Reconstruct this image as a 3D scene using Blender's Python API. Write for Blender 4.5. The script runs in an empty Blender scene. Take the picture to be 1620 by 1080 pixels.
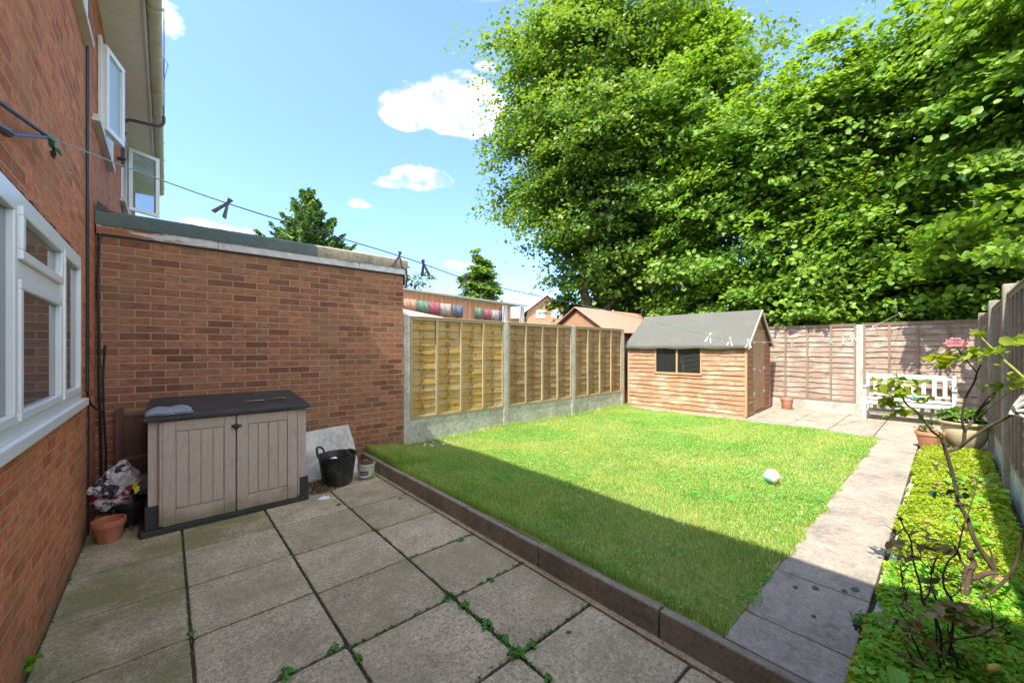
import bpy, bmesh, math, random
import numpy as np
from mathutils import Vector, Matrix
R = math.radians
random.seed(7)
rng = np.random.default_rng(11)
SC = bpy.context.scene
COL = SC.collection

# ------------------------------------------------------------------ camera
CAM_H = 1.56
cd = bpy.data.cameras.new('camera'); cam = bpy.data.objects.new('camera', cd); COL.objects.link(cam)
cam.location = (0, 0, CAM_H)
cam.rotation_euler = (R(90), 0, -math.atan2(.6652, .7466))
cd.sensor_width = 36; cd.lens = 36*614/1620; cd.shift_y = 12/1620
cd.clip_start = .02; cd.clip_end = 1200
SC.camera = cam

# ------------------------------------------------------------------ sun and sky
SUN = Vector((-1, -.12, 1.53)).normalized()
EL = math.asin(SUN.z); AZ = math.atan2(SUN.x, SUN.y)
sd = bpy.data.lights.new('sun', 'SUN'); sd.energy = 2.6; sd.angle = R(.5); sd.color = (1, .94, .81)
so = bpy.data.objects.new('sun', sd); COL.objects.link(so)
so.rotation_euler = (-SUN).to_track_quat('-Z', 'Y').to_euler()
SC.view_settings.view_transform = 'Standard'; SC.view_settings.look = 'None'
SC.view_settings.gamma = 1; SC.view_settings.exposure = 1.9
try: SC.view_settings.use_curve_mapping = False
except Exception: pass
SC.render.film_transparent = False
SC.cycles.max_bounces = 8; SC.cycles.diffuse_bounces = 4; SC.cycles.transparent_max_bounces = 8
SC.cycles.transmission_bounces = 4; SC.cycles.glossy_bounces = 3
SC.cycles.sample_clamp_indirect = 6

def camdir(px, py):   # unit world direction of a place in the sky
    f = 614.; a = Vector((.6652, .7466, 0)); b = Vector((.7466, -.6652, 0))
    return (a + b*((px-810)/f) + Vector((0, 0, (552-py)/f))).normalized()

W = bpy.data.worlds.new('World'); SC.world = W; W.use_nodes = True
nt = W.node_tree; nt.nodes.clear()
def wn(t, **k):
    n = nt.nodes.new(t)
    for a, v in k.items(): setattr(n, a, v)
    return n
sky = wn('ShaderNodeTexSky', sky_type='NISHITA', sun_disc=False)
sky.sun_elevation = EL; sky.sun_rotation = AZ; sky.air_density = 1.0; sky.dust_density = .3; sky.ozone_density = 1.0
tc = wn('ShaderNodeTexCoord')
def wmath(op, a, b=None, clamp=False):
    n = wn('ShaderNodeMath', operation=op, use_clamp=clamp)
    for i, v in enumerate((a, b)):
        if v is None: continue
        if isinstance(v, (int, float)): n.inputs[i].default_value = v
        else: nt.links.new(v, n.inputs[i])
    return n.outputs[0]
nz = wn('ShaderNodeTexNoise'); nz.inputs['Scale'].default_value = 7; nz.inputs['Detail'].default_value = 8; nz.inputs['Roughness'].default_value = .56
mp = wn('ShaderNodeMapping'); mp.inputs['Scale'].default_value = (1, 1, 1.9)
nt.links.new(tc.outputs['Generated'], mp.inputs[0]); nt.links.new(mp.outputs[0], nz.inputs['Vector'])
# clouds: (centre direction, half width, half height, strength)
clouds = [((715, 160), .125, .066, 1.0), ((640, 175), .06, .045, 1.0), ((740, 190), .10, .045, 1.0), ((780, 110), .05, .02, .6), ((668, 283), .085, .036, .95), ((620, 288), .07, .02, .8), ((800, 100), .04, .03, .5),
          ((755, 353), .045, .012, .7), ((570, 322), .03, .015, .45), ((1130, 50), .10, .05, .8), ((730, 420), .05, .02, .6), ((350, 362), .09, .022, .7), ((262, 28), .03, .035, .7), ((830, -5), .13, .012, .6), ((560, 400), .10, .02, .5)]
tot = None
for (px, py), hw, hh, st in clouds:
    d = camdir(px, py); rt = d.cross(Vector((0, 0, 1))).normalized(); up = rt.cross(d)
    vals = []
    for ax, h in ((rt, hw), (up, hh)):
        dn = wn('ShaderNodeVectorMath', operation='DOT_PRODUCT'); nt.links.new(tc.outputs['Generated'], dn.inputs[0]); dn.inputs[1].default_value = ax
        q = wmath('DIVIDE', dn.outputs['Value'], h); vals.append(wmath('MULTIPLY', q, q))
    dn = wn('ShaderNodeVectorMath', operation='DOT_PRODUCT'); nt.links.new(tc.outputs['Generated'], dn.inputs[0]); dn.inputs[1].default_value = d
    front = wmath('GREATER_THAN', dn.outputs['Value'], 0)
    r = wmath('SUBTRACT', 1.0, wmath('ADD', vals[0], vals[1]), True)
    r = wmath('MULTIPLY', wmath('POWER', r, .5), wmath('MULTIPLY', front, st))
    tot = r if tot is None else wmath('MAXIMUM', tot, r)
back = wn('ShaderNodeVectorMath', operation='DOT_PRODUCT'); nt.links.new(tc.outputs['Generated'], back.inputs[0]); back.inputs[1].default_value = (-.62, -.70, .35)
fill_clouds = wmath('MULTIPLY', wmath('SUBTRACT', back.outputs['Value'], -.02), 3.0, True)  # added bright clouds behind the camera, never in view, to lift the shade
tot = wmath('MAXIMUM', tot, wmath('MULTIPLY', fill_clouds, .92))
dens = wmath('SUBTRACT', wmath('ADD', wmath('MULTIPLY', tot, .95), wmath('MULTIPLY', nz.outputs['Fac'], 2.2)), 1.55)
dens = wmath('MULTIPLY', wmath('MULTIPLY', dens, 1.5, True), wmath('MULTIPLY', tot, 1.8, True))
csh = wn('ShaderNodeMix', data_type='RGBA'); nz2 = wn('ShaderNodeTexNoise'); nz2.inputs['Scale'].default_value = 16; nz2.inputs['Detail'].default_value = 6; nt.links.new(mp.outputs[0], nz2.inputs['Vector'])
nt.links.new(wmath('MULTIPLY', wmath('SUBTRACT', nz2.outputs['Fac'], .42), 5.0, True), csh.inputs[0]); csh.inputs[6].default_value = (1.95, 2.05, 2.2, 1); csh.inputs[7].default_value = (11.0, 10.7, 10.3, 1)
tint = wn('ShaderNodeMix', data_type='RGBA', blend_type='MULTIPLY'); tint.inputs[0].default_value = 1
sz = wn('ShaderNodeSeparateXYZ'); nt.links.new(tc.outputs['Generated'], sz.inputs[0])
hz = wn('ShaderNodeMix', data_type='RGBA'); nt.links.new(wmath('MULTIPLY', sz.outputs[2], 1.7, True), hz.inputs[0]); hz.inputs[6].default_value = (.46, .56, .70, 1); hz.inputs[7].default_value = (.74, .83, 1.06, 1)
nt.links.new(hz.outputs[2], tint.inputs[7])
nt.links.new(sky.outputs[0], tint.inputs[6])
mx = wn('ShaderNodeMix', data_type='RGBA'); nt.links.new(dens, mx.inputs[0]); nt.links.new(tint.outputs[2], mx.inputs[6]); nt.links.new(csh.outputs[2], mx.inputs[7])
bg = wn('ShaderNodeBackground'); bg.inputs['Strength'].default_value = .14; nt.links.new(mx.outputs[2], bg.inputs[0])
wo = wn('ShaderNodeOutputWorld'); nt.links.new(bg.outputs[0], wo.inputs[0])

# ------------------------------------------------------------------ mesh helpers
class MB:
    def __init__(s, M=None): s.v = []; s.f = []; s.M = M
    def add(s, vs, fs):
        n = len(s.v)
        if s.M is not None: vs = [tuple(s.M @ Vector(p)) for p in vs]
        s.v += [tuple(p) for p in vs]; s.f += [tuple(i+n for i in f) for f in fs]; return s
    def box(s, a, b, rot=None, piv=None):
        x0, y0, z0 = a; x1, y1, z1 = b
        vs = [(x0,y0,z0),(x1,y0,z0),(x1,y1,z0),(x0,y1,z0),(x0,y0,z1),(x1,y0,z1),(x1,y1,z1),(x0,y1,z1)]
        if rot is not None:
            c = Vector(piv if piv is not None else ((x0+x1)/2,(y0+y1)/2,(z0+z1)/2)); m = rot.to_3x3()
            vs = [tuple(m @ (Vector(p)-c) + c) for p in vs]
        return s.add(vs, [(0,3,2,1),(4,5,6,7),(0,1,5,4),(1,2,6,5),(2,3,7,6),(3,0,4,7)])
    def hexa(s, vs): return s.add(vs, [(0,3,2,1),(4,5,6,7),(0,1,5,4),(1,2,6,5),(2,3,7,6),(3,0,4,7)])
    def quad(s, *p): return s.add(p, [tuple(range(len(p)))])
    def prism(s, pts, d):   # extrude polygon pts along vector d
        n = len(pts); d = Vector(d); q = [tuple(Vector(p)+d) for p in pts]
        return s.add(list(pts)+q, [tuple(range(n))[::-1], tuple(range(n, 2*n))] + [(i,(i+1)%n,(i+1)%n+n,i+n) for i in range(n)])
    def tube(s, pts, r, n=8, cap=True):
        pts = [Vector(p) for p in pts]; rs = r if isinstance(r, (list, tuple)) else [r]*len(pts)
        vs = []; up = Vector((0, 0, 1)); prev = None
        for i, p in enumerate(pts):
            t = (pts[min(i+1, len(pts)-1)]-pts[max(i-1, 0)])
            if t.length < 1e-9: t = Vector((0, 0, 1))
            t.normalize()
            if prev is None:
                a = t.cross(up if abs(t.z) < .95 else Vector((1, 0, 0))).normalized()
            else:
                a = prev - t*prev.dot(t)
                a = a.normalized() if a.length > 1e-6 else t.orthogonal().normalized()
            prev = a; b = t.cross(a)
            for k in range(n):
                th = 2*math.pi*k/n; vs.append(tuple(p+(a*math.cos(th)+b*math.sin(th))*rs[i]))
        fs = []
        for i in range(len(pts)-1):
            for k in range(n):
                fs.append((i*n+k, i*n+(k+1)%n, (i+1)*n+(k+1)%n, (i+1)*n+k))
        if cap: fs.append(tuple(range(n))[::-1]); fs.append(tuple(range((len(pts)-1)*n, len(pts)*n)))
        return s.add(vs, fs)
    def lathe(s, prof, c=(0, 0, 0), n=40, wob=0):
        vs = []; m = len(prof)
        for k in range(n):
            th = 2*math.pi*k/n; w = 1+wob*math.sin(3*th+1)+wob*.6*math.sin(5*th)
            for r, z in prof: vs.append((c[0]+r*w*math.cos(th), c[1]+r*w*math.sin(th), c[2]+z))
        fs = [(k*m+i, ((k+1)%n)*m+i, ((k+1)%n)*m+i+1, k*m+i+1) for k in range(n) for i in range(m-1)]
        return s.add(vs, fs)
    def build(s, name, m, parent=None, smooth=False, bevel=0, world=True, label=None):
        me = bpy.data.meshes.new(name); vs = s.v
        if parent is not None and world:
            mi = wmat(parent).inverted(); vs = [tuple(mi @ Vector(p)) for p in vs]
        me.from_pydata(vs, [], s.f); me.update()
        bm = bmesh.new(); bm.from_mesh(me); bmesh.ops.recalc_face_normals(bm, faces=bm.faces[:]) if len(s.f) < 60000 else None
        bm.to_mesh(me); bm.free()
        if m is not None: me.materials.append(m)
        if smooth:
            me.polygons.foreach_set('use_smooth', [True]*len(me.polygons))
            try: me.set_sharp_from_angle(angle=R(40))
            except Exception: pass
        o = bpy.data.objects.new(name, me); COL.objects.link(o)
        if parent is not None: o.parent = parent
        if bevel:
            bv = o.modifiers.new('bevel', 'BEVEL'); bv.width = bevel; bv.segments = 2; bv.limit_method = 'ANGLE'; bv.angle_limit = R(50)
        if label: o['label'] = label
        return o

def wmat(o):
    m = Matrix.LocRotScale(o.location, o.rotation_euler, o.scale)
    return wmat(o.parent) @ m if o.parent else m
def tag(o, label=None, cat=None, group=None, kind=None):
    for k, v in (('label', label), ('category', cat), ('group', group), ('kind', kind)):
        if v: o[k] = v
    return o
def thing(name, label, cat, loc=(0, 0, 0), rz=0, group=None):
    o = bpy.data.objects.new(name, None); COL.objects.link(o); o.location = loc; o.rotation_euler = (0, 0, rz)
    o.empty_display_size = .1
    return tag(o, label, cat, group)
def copy_tree(o, parent=None):
    c = o.copy(); COL.objects.link(c); c.parent = parent
    for ch in [x for x in bpy.data.objects if x.parent == o]: copy_tree(ch, c)
    return c
def np_mesh(name, V, F, m, parent=None, smooth=False):
    """V (n,3), F (m,k) all faces same size"""
    me = bpy.data.meshes.new(name); n = len(V); k = F.shape[1]; q = len(F)
    if parent is not None:
        mi = np.array(wmat(parent).inverted()); V = V @ mi[:3, :3].T + mi[:3, 3]
    me.vertices.add(n); me.vertices.foreach_set('co', np.ascontiguousarray(V, dtype=np.float32).ravel())
    me.loops.add(q*k); me.loops.foreach_set('vertex_index', F.astype(np.int32).ravel())
    me.polygons.add(q); me.polygons.foreach_set('loop_start', np.arange(0, q*k, k, dtype=np.int32))
    try: me.polygons.foreach_set('loop_total', np.full(q, k, dtype=np.int32))
    except Exception: pass
    if smooth: me.polygons.foreach_set('use_smooth', np.ones(q, dtype=bool))
    me.update(calc_edges=True); me.validate()
    if m is not None: me.materials.append(m)
    o = bpy.data.objects.new(name, me); COL.objects.link(o)
    if parent is not None: o.parent = parent
    return o

# ------------------------------------------------------------------ material helpers
class NT:
    def __init__(s, name):
        s.m = bpy.data.materials.new(name); s.m.use_nodes = True; s.t = s.m.node_tree; s.t.nodes.clear()
        s.out = s.n('ShaderNodeOutputMaterial'); s.b = s.n('ShaderNodeBsdfPrincipled'); s.l(s.b.outputs[0], s.out.inputs[0])
        s.b.inputs['Roughness'].default_value = .8
    def n(s, t, **k):
        o = s.t.nodes.new(t)
        for a, v in k.items(): setattr(o, a, v)
        return o
    def l(s, a, b): s.t.links.new(a, b)
    def set(s, inp, v):
        if isinstance(v, (int, float)): inp.default_value = v
        elif isinstance(v, (tuple, list)): inp.default_value = v if len(v) == len(inp.default_value) else tuple(v)+(1,)
        else: s.l(v, inp)
    def co(s, kind='Object'): return s.n('ShaderNodeTexCoord').outputs[kind]
    def map(s, v, sc=(1, 1, 1), rot=(0, 0, 0), loc=(0, 0, 0)):
        m = s.n('ShaderNodeMapping'); s.l(v, m.inputs[0]); m.inputs['Scale'].default_value = sc; m.inputs['Rotation'].default_value = rot; m.inputs['Location'].default_value = loc
        return m.outputs[0]
    def noise(s, v, scale, detail=4, rough=.55, dist=0):
        m = s.n('ShaderNodeTexNoise'); s.l(v, m.inputs['Vector']); m.inputs['Scale'].default_value = scale; m.inputs['Detail'].default_value = detail
        m.inputs['Roughness'].default_value = rough; m.inputs['Distortion'].default_value = dist
        return m.outputs['Fac']
    def voro(s, v, scale, feat='F1', out='Distance', rand=1):
        m = s.n('ShaderNodeTexVoronoi', feature=feat); s.l(v, m.inputs['Vector']); m.inputs['Scale'].default_value = scale; m.inputs['Randomness'].default_value = rand
        return m.outputs[out]
    def ramp(s, f, stops):
        r = s.n('ShaderNodeValToRGB'); s.l(f, r.inputs[0]); e = r.color_ramp.elements
        while len(e) < len(stops): e.new(.5)
        for i, (p, c) in enumerate(stops):
            e[i].position = p; c = (c, c, c) if isinstance(c, (int, float)) else c; e[i].color = tuple(c)+(1,)
        return r.outputs[0]
    def mix(s, f, a, b, mode='MIX'):
        m = s.n('ShaderNodeMix', data_type='RGBA', blend_type=mode); s.set(m.inputs[0], f)
        s.set(m.inputs[6], a); s.set(m.inputs[7], b); return m.outputs[2]
    def math(s, op, a, b=0, clamp=False):
        m = s.n('ShaderNodeMath', operation=op, use_clamp=clamp); s.set(m.inputs[0], a); s.set(m.inputs[1], b); return m.outputs[0]
    def bump(s, h, strength=.5, dist=.01, prev=None):
        m = s.n('ShaderNodeBump'); m.inputs['Strength'].default_value = strength; m.inputs['Distance'].default_value = dist
        s.l(h, m.inputs['Height'])
        if prev is not None: s.l(prev, m.inputs['Normal'])
        return m.outputs[0]
    def fin(s, col=None, rough=None, bump=None, metal=None, spec=None):
        if col is not None: s.set(s.b.inputs['Base Color'], col)
        if rough is not None: s.set(s.b.inputs['Roughness'], rough)
        if bump is not None: s.l(bump, s.b.inputs['Normal'])
        if metal is not None: s.set(s.b.inputs['Metallic'], metal)
        if spec is not None: s.set(s.b.inputs['Specular IOR Level'], spec)
        return s.m

def m_plain(name, c, rough=.6, var=.12, scale=20, bump=.15, metal=0, spec=.5, dirt=None, dscale=5):
    n = NT(name); v = n.co(); f = n.noise(v, scale, 5, .6)
    lo = tuple(x*(1-var) for x in c); hi = tuple(min(1, x*(1+var)) for x in c)
    col = n.ramp(f, [(.3, lo), (.7, hi)])
    if dirt:
        d = n.ramp(n.noise(v, dscale, 8, .65), [(.5, 0), (.72, 1)]); col = n.mix(n.math('MULTIPLY', d, .7), col, dirt)
    b = n.bump(f, bump, .004)
    return n.fin(col, rough, b, metal, spec)

def m_brick(name, axis, c1, c2, mortar, grime=None, upper=None, bumpy=1.0):
    """axis 'x': wall in the yz plane, 'y': wall in the xz plane (object space = world)"""
    n = NT(name); v = n.co(); sp = n.n('ShaderNodeSeparateXYZ'); n.l(v, sp.inputs[0])
    cb = n.n('ShaderNodeCombineXYZ'); n.l(sp.outputs[1 if axis == 'x' else 0], cb.inputs[0]); n.l(sp.outputs[2], cb.inputs[1])
    wob = n.n('ShaderNodeTexNoise'); wob.inputs['Scale'].default_value = 26; wob.inputs['Detail'].default_value = 3; n.l(v, wob.inputs['Vector'])
    wv = n.n('ShaderNodeVectorMath', operation='MULTIPLY_ADD'); n.l(wob.outputs['Color'], wv.inputs[0]); wv.inputs[1].default_value = (.007, .007, .007); n.l(cb.outputs[0], wv.inputs[2])
    br = n.n('ShaderNodeTexBrick'); n.l(wv.outputs[0], br.inputs['Vector'])
    br.inputs['Scale'].default_value = 1; br.inputs['Brick Width'].default_value = .225; br.inputs['Row Height'].default_value = .075
    br.inputs['Mortar Size'].default_value = .0058; br.inputs['Mortar Smooth'].default_value = .25; br.inputs['Bias'].default_value = 0
    br.inputs['Color1'].default_value = (0, 0, 0, 1); br.inputs['Color2'].default_value = (1, 1, 1, 1); br.inputs['Mortar'].default_value = (.5, .5, .5, 1)
    st = n.map(v, (1, 1, 3.0)); f1 = n.noise(st, 11, 6, .7)
    bc = n.ramp(br.outputs['Color'], [(0, c1), (.3, tuple((a*.35+b*.65) for a, b in zip(c1, c2))), (.62, c2), (.85, tuple(x*1.12 for x in c2)), (1, tuple(a*.5+b*.25 for a, b in zip(c1, c2)))])
    bc = n.mix(n.ramp(f1, [(.38, 0), (.62, .62)]), bc, tuple(x*.5 for x in c1))
    bc = n.mix(n.ramp(n.noise(v, 130, 3, .7), [(.5, 0), (.75, .4)]), bc, tuple(min(1, x*1.7) for x in c2))
    mo = n.mix(n.noise(v, 9, 5), mortar, tuple(x*.62 for x in mortar))
    col = n.mix(br.outputs['Fac'], bc, mo)
    if grime:
        g = n.ramp(n.noise(n.map(v, (1, 1, .45)), 2.2, 7, .6), [(.47, 0), (.7, .55)]); col = n.mix(g, col, grime)
    if upper is not None:   # moss and damp low down
        zz = n.math('ADD', sp.outputs[2], n.math('MULTIPLY', n.noise(v, 3, 4), .35))
        g = n.ramp(zz, [(.14, .75), (.34, .25), (.6, 0)]); col = n.mix(g, col, upper)
    h = n.math('ADD', n.math('MULTIPLY', n.math('SUBTRACT', 1, br.outputs['Fac']), 1.0), n.math('MULTIPLY', n.noise(st, 60, 5, .75), .45))
    h = n.math('ADD', h, n.math('MULTIPLY', br.outputs['Color'], .12))
    return n.fin(col, .9, n.bump(h, bumpy, .008), spec=.25)

def m_wood(name, base, dark, axis='x', scale=1.0, stain=None, knots=True, rough=.8, pale=None, stamt=.8, cols=0):
    n = NT(name); v = n.co()
    sc = {'x': (.8, 14, 14), 'y': (14, .8, 14), 'z': (14, 14, .8)}[axis]
    g = n.noise(n.map(v, tuple(s*scale for s in sc)), 3.2, 6, .62, .6)
    col = n.ramp(g, [(.28, dark), (.5, base), (.75, tuple(min(1, x*1.22) for x in base))])
    col = n.mix(n.ramp(n.noise(v, 1.7, 3), [(.35, 0), (.65, .35)]), col, tuple(min(1, x*.72) for x in base))
    if pale: col = n.mix(n.ramp(n.noise(n.map(v, (1, 1, 2.2)), 2.6, 4, .6), [(.48, 0), (.62, .8)]), col, pale)
    if knots:
        k = n.voro(n.map(v, tuple((.35 if s < 1 else .55)*5/1 for s in sc)), 2.2*scale)
        col = n.mix(n.ramp(k, [(.05, .85), (.13, 0)]), col, tuple(x*.45 for x in dark))
    if stain:
        s_ = n.ramp(n.noise(n.map(v, (1.2, 1.2, 1.0)), 6.5, 7, .72), [(.56, 0), (.64, stamt)]); col = n.mix(s_, col, stain)
    if cols:
        sx = n.n('ShaderNodeSeparateXYZ'); n.l(v, sx.inputs[0]); u = n.math('MODULO', n.math('SUBTRACT', sx.outputs[0], cols), 1.93)
        u = n.math('MULTIPLY', n.math('FRACT', n.math('DIVIDE', u, .459)), .459); near = n.math('SUBTRACT', 1, n.math('MULTIPLY', n.math('ABSOLUTE', n.math('SUBTRACT', u, .21)), 13), True)
        sp = n.ramp(n.noise(n.map(v, (1.6, 1.6, .8)), 17, 5, .7), [(.47, 0), (.56, 1)]); col = n.mix(n.math('MULTIPLY', n.math('MULTIPLY', sp, near), .95, True), col, (.16, .06, .015))
    return n.fin(col, rough, n.bump(g, .5, .004), spec=.25)

def m_leaf(name, c_dark, c_light, trans=.45, rough=.45, yellow=None, size=.7):
    n = NT(name); v = n.co(); g = n.n('ShaderNodeNewGeometry')
    rnd = g.outputs['Random Per Island']
    col = n.ramp(rnd, [(0, c_dark), (.55, tuple((a+b)/2 for a, b in zip(c_dark, c_light))), (1, c_light)])
    big = n.ramp(n.noise(v, size, 3), [(.38, 0), (.66, .65)]); col = n.mix(big, col, c_light)
    if yellow: col = n.mix(n.ramp(n.math('MULTIPLY', n.noise(v, 1.1, 4), n.math('ADD', rnd, .45)), [(.55, 0), (.72, .5)]), col, yellow)
    n.fin(col, rough, spec=.4)
    tr = n.n('ShaderNodeBsdfTranslucent'); hs = n.n('ShaderNodeMix', data_type='RGBA', blend_type='MULTIPLY'); hs.inputs[0].default_value = 1
    n.l(col, hs.inputs[6]); hs.inputs[7].default_value = (1.5, 1.35, .45, 1); n.l(hs.outputs[2], tr.inputs[0])
    ms = n.n('ShaderNodeMixShader'); ms.inputs[0].default_value = trans; n.l(n.b.outputs[0], ms.inputs[1]); n.l(tr.outputs[0], ms.inputs[2]); n.l(ms.outputs[0], n.out.inputs[0])
    return n.m

def m_bark(name, c, patch=None):
    n = NT(name); v = n.co(); f = n.noise(n.map(v, (6, 6, 1.5)), 4, 7, .7); col = n.ramp(f, [(.3, tuple(x*.45 for x in c)), (.65, c)])
    if patch: col = n.mix(n.ramp(n.noise(v, 5, 4), [(.5, 0), (.62, .8)]), col, patch)
    return n.fin(col, .9, n.bump(f, .8, .03), spec=.2)

def m_concrete(name, c, moss=None, aggregate=.35, mo=(.52, .68), scale=1.0, rough=.9):
    n = NT(name); v = n.co(); a = n.math('ADD', n.math('MULTIPLY', n.noise(v, 3.2*scale, 8, .72), .6), n.math('MULTIPLY', n.noise(v, 21, 6, .75), .4)); sm = n.noise(v, 48, 6, .85); sp = n.voro(v, 62)
    col = n.ramp(a, [(.36, tuple(x*.52 for x in c)), (.5, c), (.63, tuple(min(1, x*1.3) for x in c))])
    col = n.mix(n.ramp(sm, [(.40, min(1, aggregate*1.3)), (.52, 0)]), col, tuple(x*.45 for x in c))
    col = n.mix(n.ramp(sp, [(.10, aggregate), (.24, 0)]), col, tuple(min(1, x*1.9) for x in c))
    if moss: col = n.mix(n.ramp(n.noise(v, 1.9, 8, .7), [(mo[0], 0), (mo[1], .75)]), col, moss)
    return n.fin(col, rough, n.bump(n.math('ADD', sm, n.math('MULTIPLY', a, .6)), .8, .006), spec=.25)

M = {}
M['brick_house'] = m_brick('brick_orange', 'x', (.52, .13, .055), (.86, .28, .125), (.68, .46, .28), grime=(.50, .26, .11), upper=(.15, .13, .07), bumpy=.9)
M['brick_house2'] = m_brick('brick_orange_next', 'x', (.48, .135, .065), (.72, .25, .13), (.50, .34, .2), bumpy=.9)
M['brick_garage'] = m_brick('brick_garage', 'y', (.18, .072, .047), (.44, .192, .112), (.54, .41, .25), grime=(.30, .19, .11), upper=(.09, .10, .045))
M['brick_far'] = m_brick('brick_far', 'y', (.50, .25, .15), (.62, .33, .2), (.5, .4, .3))
M['upvc'] = m_plain('white_upvc', (.86, .87, .86), .28, .03, 6, .02)
M['upvc_old'] = m_plain('weathered_white_upvc', (.72, .71, .68), .45, .08, 10, .05, dirt=(.5, .47, .4))
M['soffit'] = m_plain('soffit_cladding', (.88, .83, .76), .6, .05, 5, .05)
M['gutter'] = m_plain('stained_gutter', (.66, .60, .48), .6, .2, 14, .2, dirt=(.33, .27, .16), dscale=7)
M['black'] = m_plain('black_plastic', (.018, .018, .019), .45, .2, 20, .1)
M['rubber'] = m_plain('black_rubber', (.022, .024, .025), .38, .3, 9, .25, dirt=(.09, .09, .085), dscale=9)
M['felt_green'] = m_plain('green_mineral_felt', (.105, .15, .145), .95, .35, 160, .8, dirt=(.20, .21, .17), dscale=2.6)
M['felt_grey'] = m_plain('grey_mineral_felt', (.115, .115, .105), .95, .2, 180, .7, dirt=(.16, .15, .125), dscale=2.2)
M['felt_red'] = m_plain('red_mineral_felt', (.50, .24, .18), .95, .15, 120, .6)
M['terracotta'] = m_plain('terracotta', (.43, .15, .075), .8, .16, 12, .2, dirt=(.5, .26, .17), dscale=7)
M['terracotta2'] = m_plain('terracotta_worn', (.50, .22, .13), .85, .18, 14, .2, dirt=(.58, .42, .33), dscale=6)
M['cream_pot'] = m_plain('glazed_cream_clay', (.50, .43, .27), .45, .14, 9, .15, dirt=(.30, .25, .13), dscale=5)
M['soil'] = m_plain('soil', (.07, .05, .034), .95, .6, 60, 1)
M['rubble'] = m_plain('pale_stone', (.5, .46, .4), .9, .3, 18, .6)
M['paintwhite'] = m_plain('white_painted_wood', (.66, .66, .64), .55, .06, 20, .2, dirt=(.6, .56, .5), dscale=7)
M['conc'] = m_concrete('fence_concrete', (.36, .35, .31), aggregate=.5)
M['conc_post'] = m_concrete('post_concrete', (.48, .45, .40), aggregate=.25)
M['gboard'] = m_concrete('gravel_board_concrete', (.54, .55, .46), aggregate=.7, moss=(.25, .27, .16))
M['slab'] = m_concrete('patio_slab', (.55, .45, .295), moss=(.33, .28, .17), aggregate=.85, mo=(.46, .66))
M['slab_b'] = m_concrete('patio_slab_dark', (.47, .385, .25), moss=(.31, .26, .14), aggregate=.85, mo=(.45, .62))
M['slab_moss'] = m_concrete('patio_slab_mossy', (.46, .385, .24), moss=(.20, .20, .07), aggregate=.85, mo=(.42, .58))
M['slab_path'] = m_concrete('path_slab', (.345, .30, .25), aggregate=.3)
M['kerb_top'] = m_concrete('edging_concrete', (.27, .23, .175), aggregate=.4, moss=(.28, .235, .19), mo=(.5, .75))
M['joint'] = m_plain('joint_dirt', (.05, .045, .03), .95, .5, 50, .8, dirt=(.06, .09, .02), dscale=9)
M['terrain'] = m_plain('terrain', (.06, .085, .03), .95, .3, 2, .5)

def m_glass(name, base=(.02, .025, .025), rough=.02, tr=0.0, ior=1.5):
    n = NT(name); n.fin(base, rough, spec=.5); n.b.inputs['IOR'].default_value = ior
    if tr > 0:
        gl = n.n('ShaderNodeBsdfGlossy'); gl.inputs['Roughness'].default_value = rough
        t = n.n('ShaderNodeBsdfTransparent'); t.inputs[0].default_value = (.88, .92, .92, 1)
        fr = n.n('ShaderNodeFresnel'); fr.inputs[0].default_value = ior
        a = n.n('ShaderNodeMixShader'); n.l(fr.outputs[0], a.inputs[0]); n.l(t.outputs[0], a.inputs[1]); n.l(gl.outputs[0], a.inputs[2])
        b = n.n('ShaderNodeMixShader'); b.inputs[0].default_value = 1-tr; n.l(a.outputs[0], b.inputs[1]); n.l(n.b.outputs[0], b.inputs[2]); n.l(b.outputs[0], n.out.inputs[0])
    return n.m
M['glass'] = m_glass('window_glass', (.10, .105, .10), .03, 0, 1.75)
M['glass_frost'] = m_glass('obscured_glass', (.42, .52, .60), .35)
M['glass_clear'] = m_glass('clear_glass', (.3, .34, .33), .03, .72, 1.6)
M['glass_shed'] = m_glass('shed_glazing', (.14, .16, .16), .06, .86, 1.45)

# ------------------------------------------------------------------ terrain, patio, lawn, path
mb = MB(); mb.quad((-300, -300, -.06), (500, -300, -.06), (500, 500, -.06), (-300, 500, -.06)); tag(mb.build('terrain', M['terrain']), kind='structure')
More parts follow.
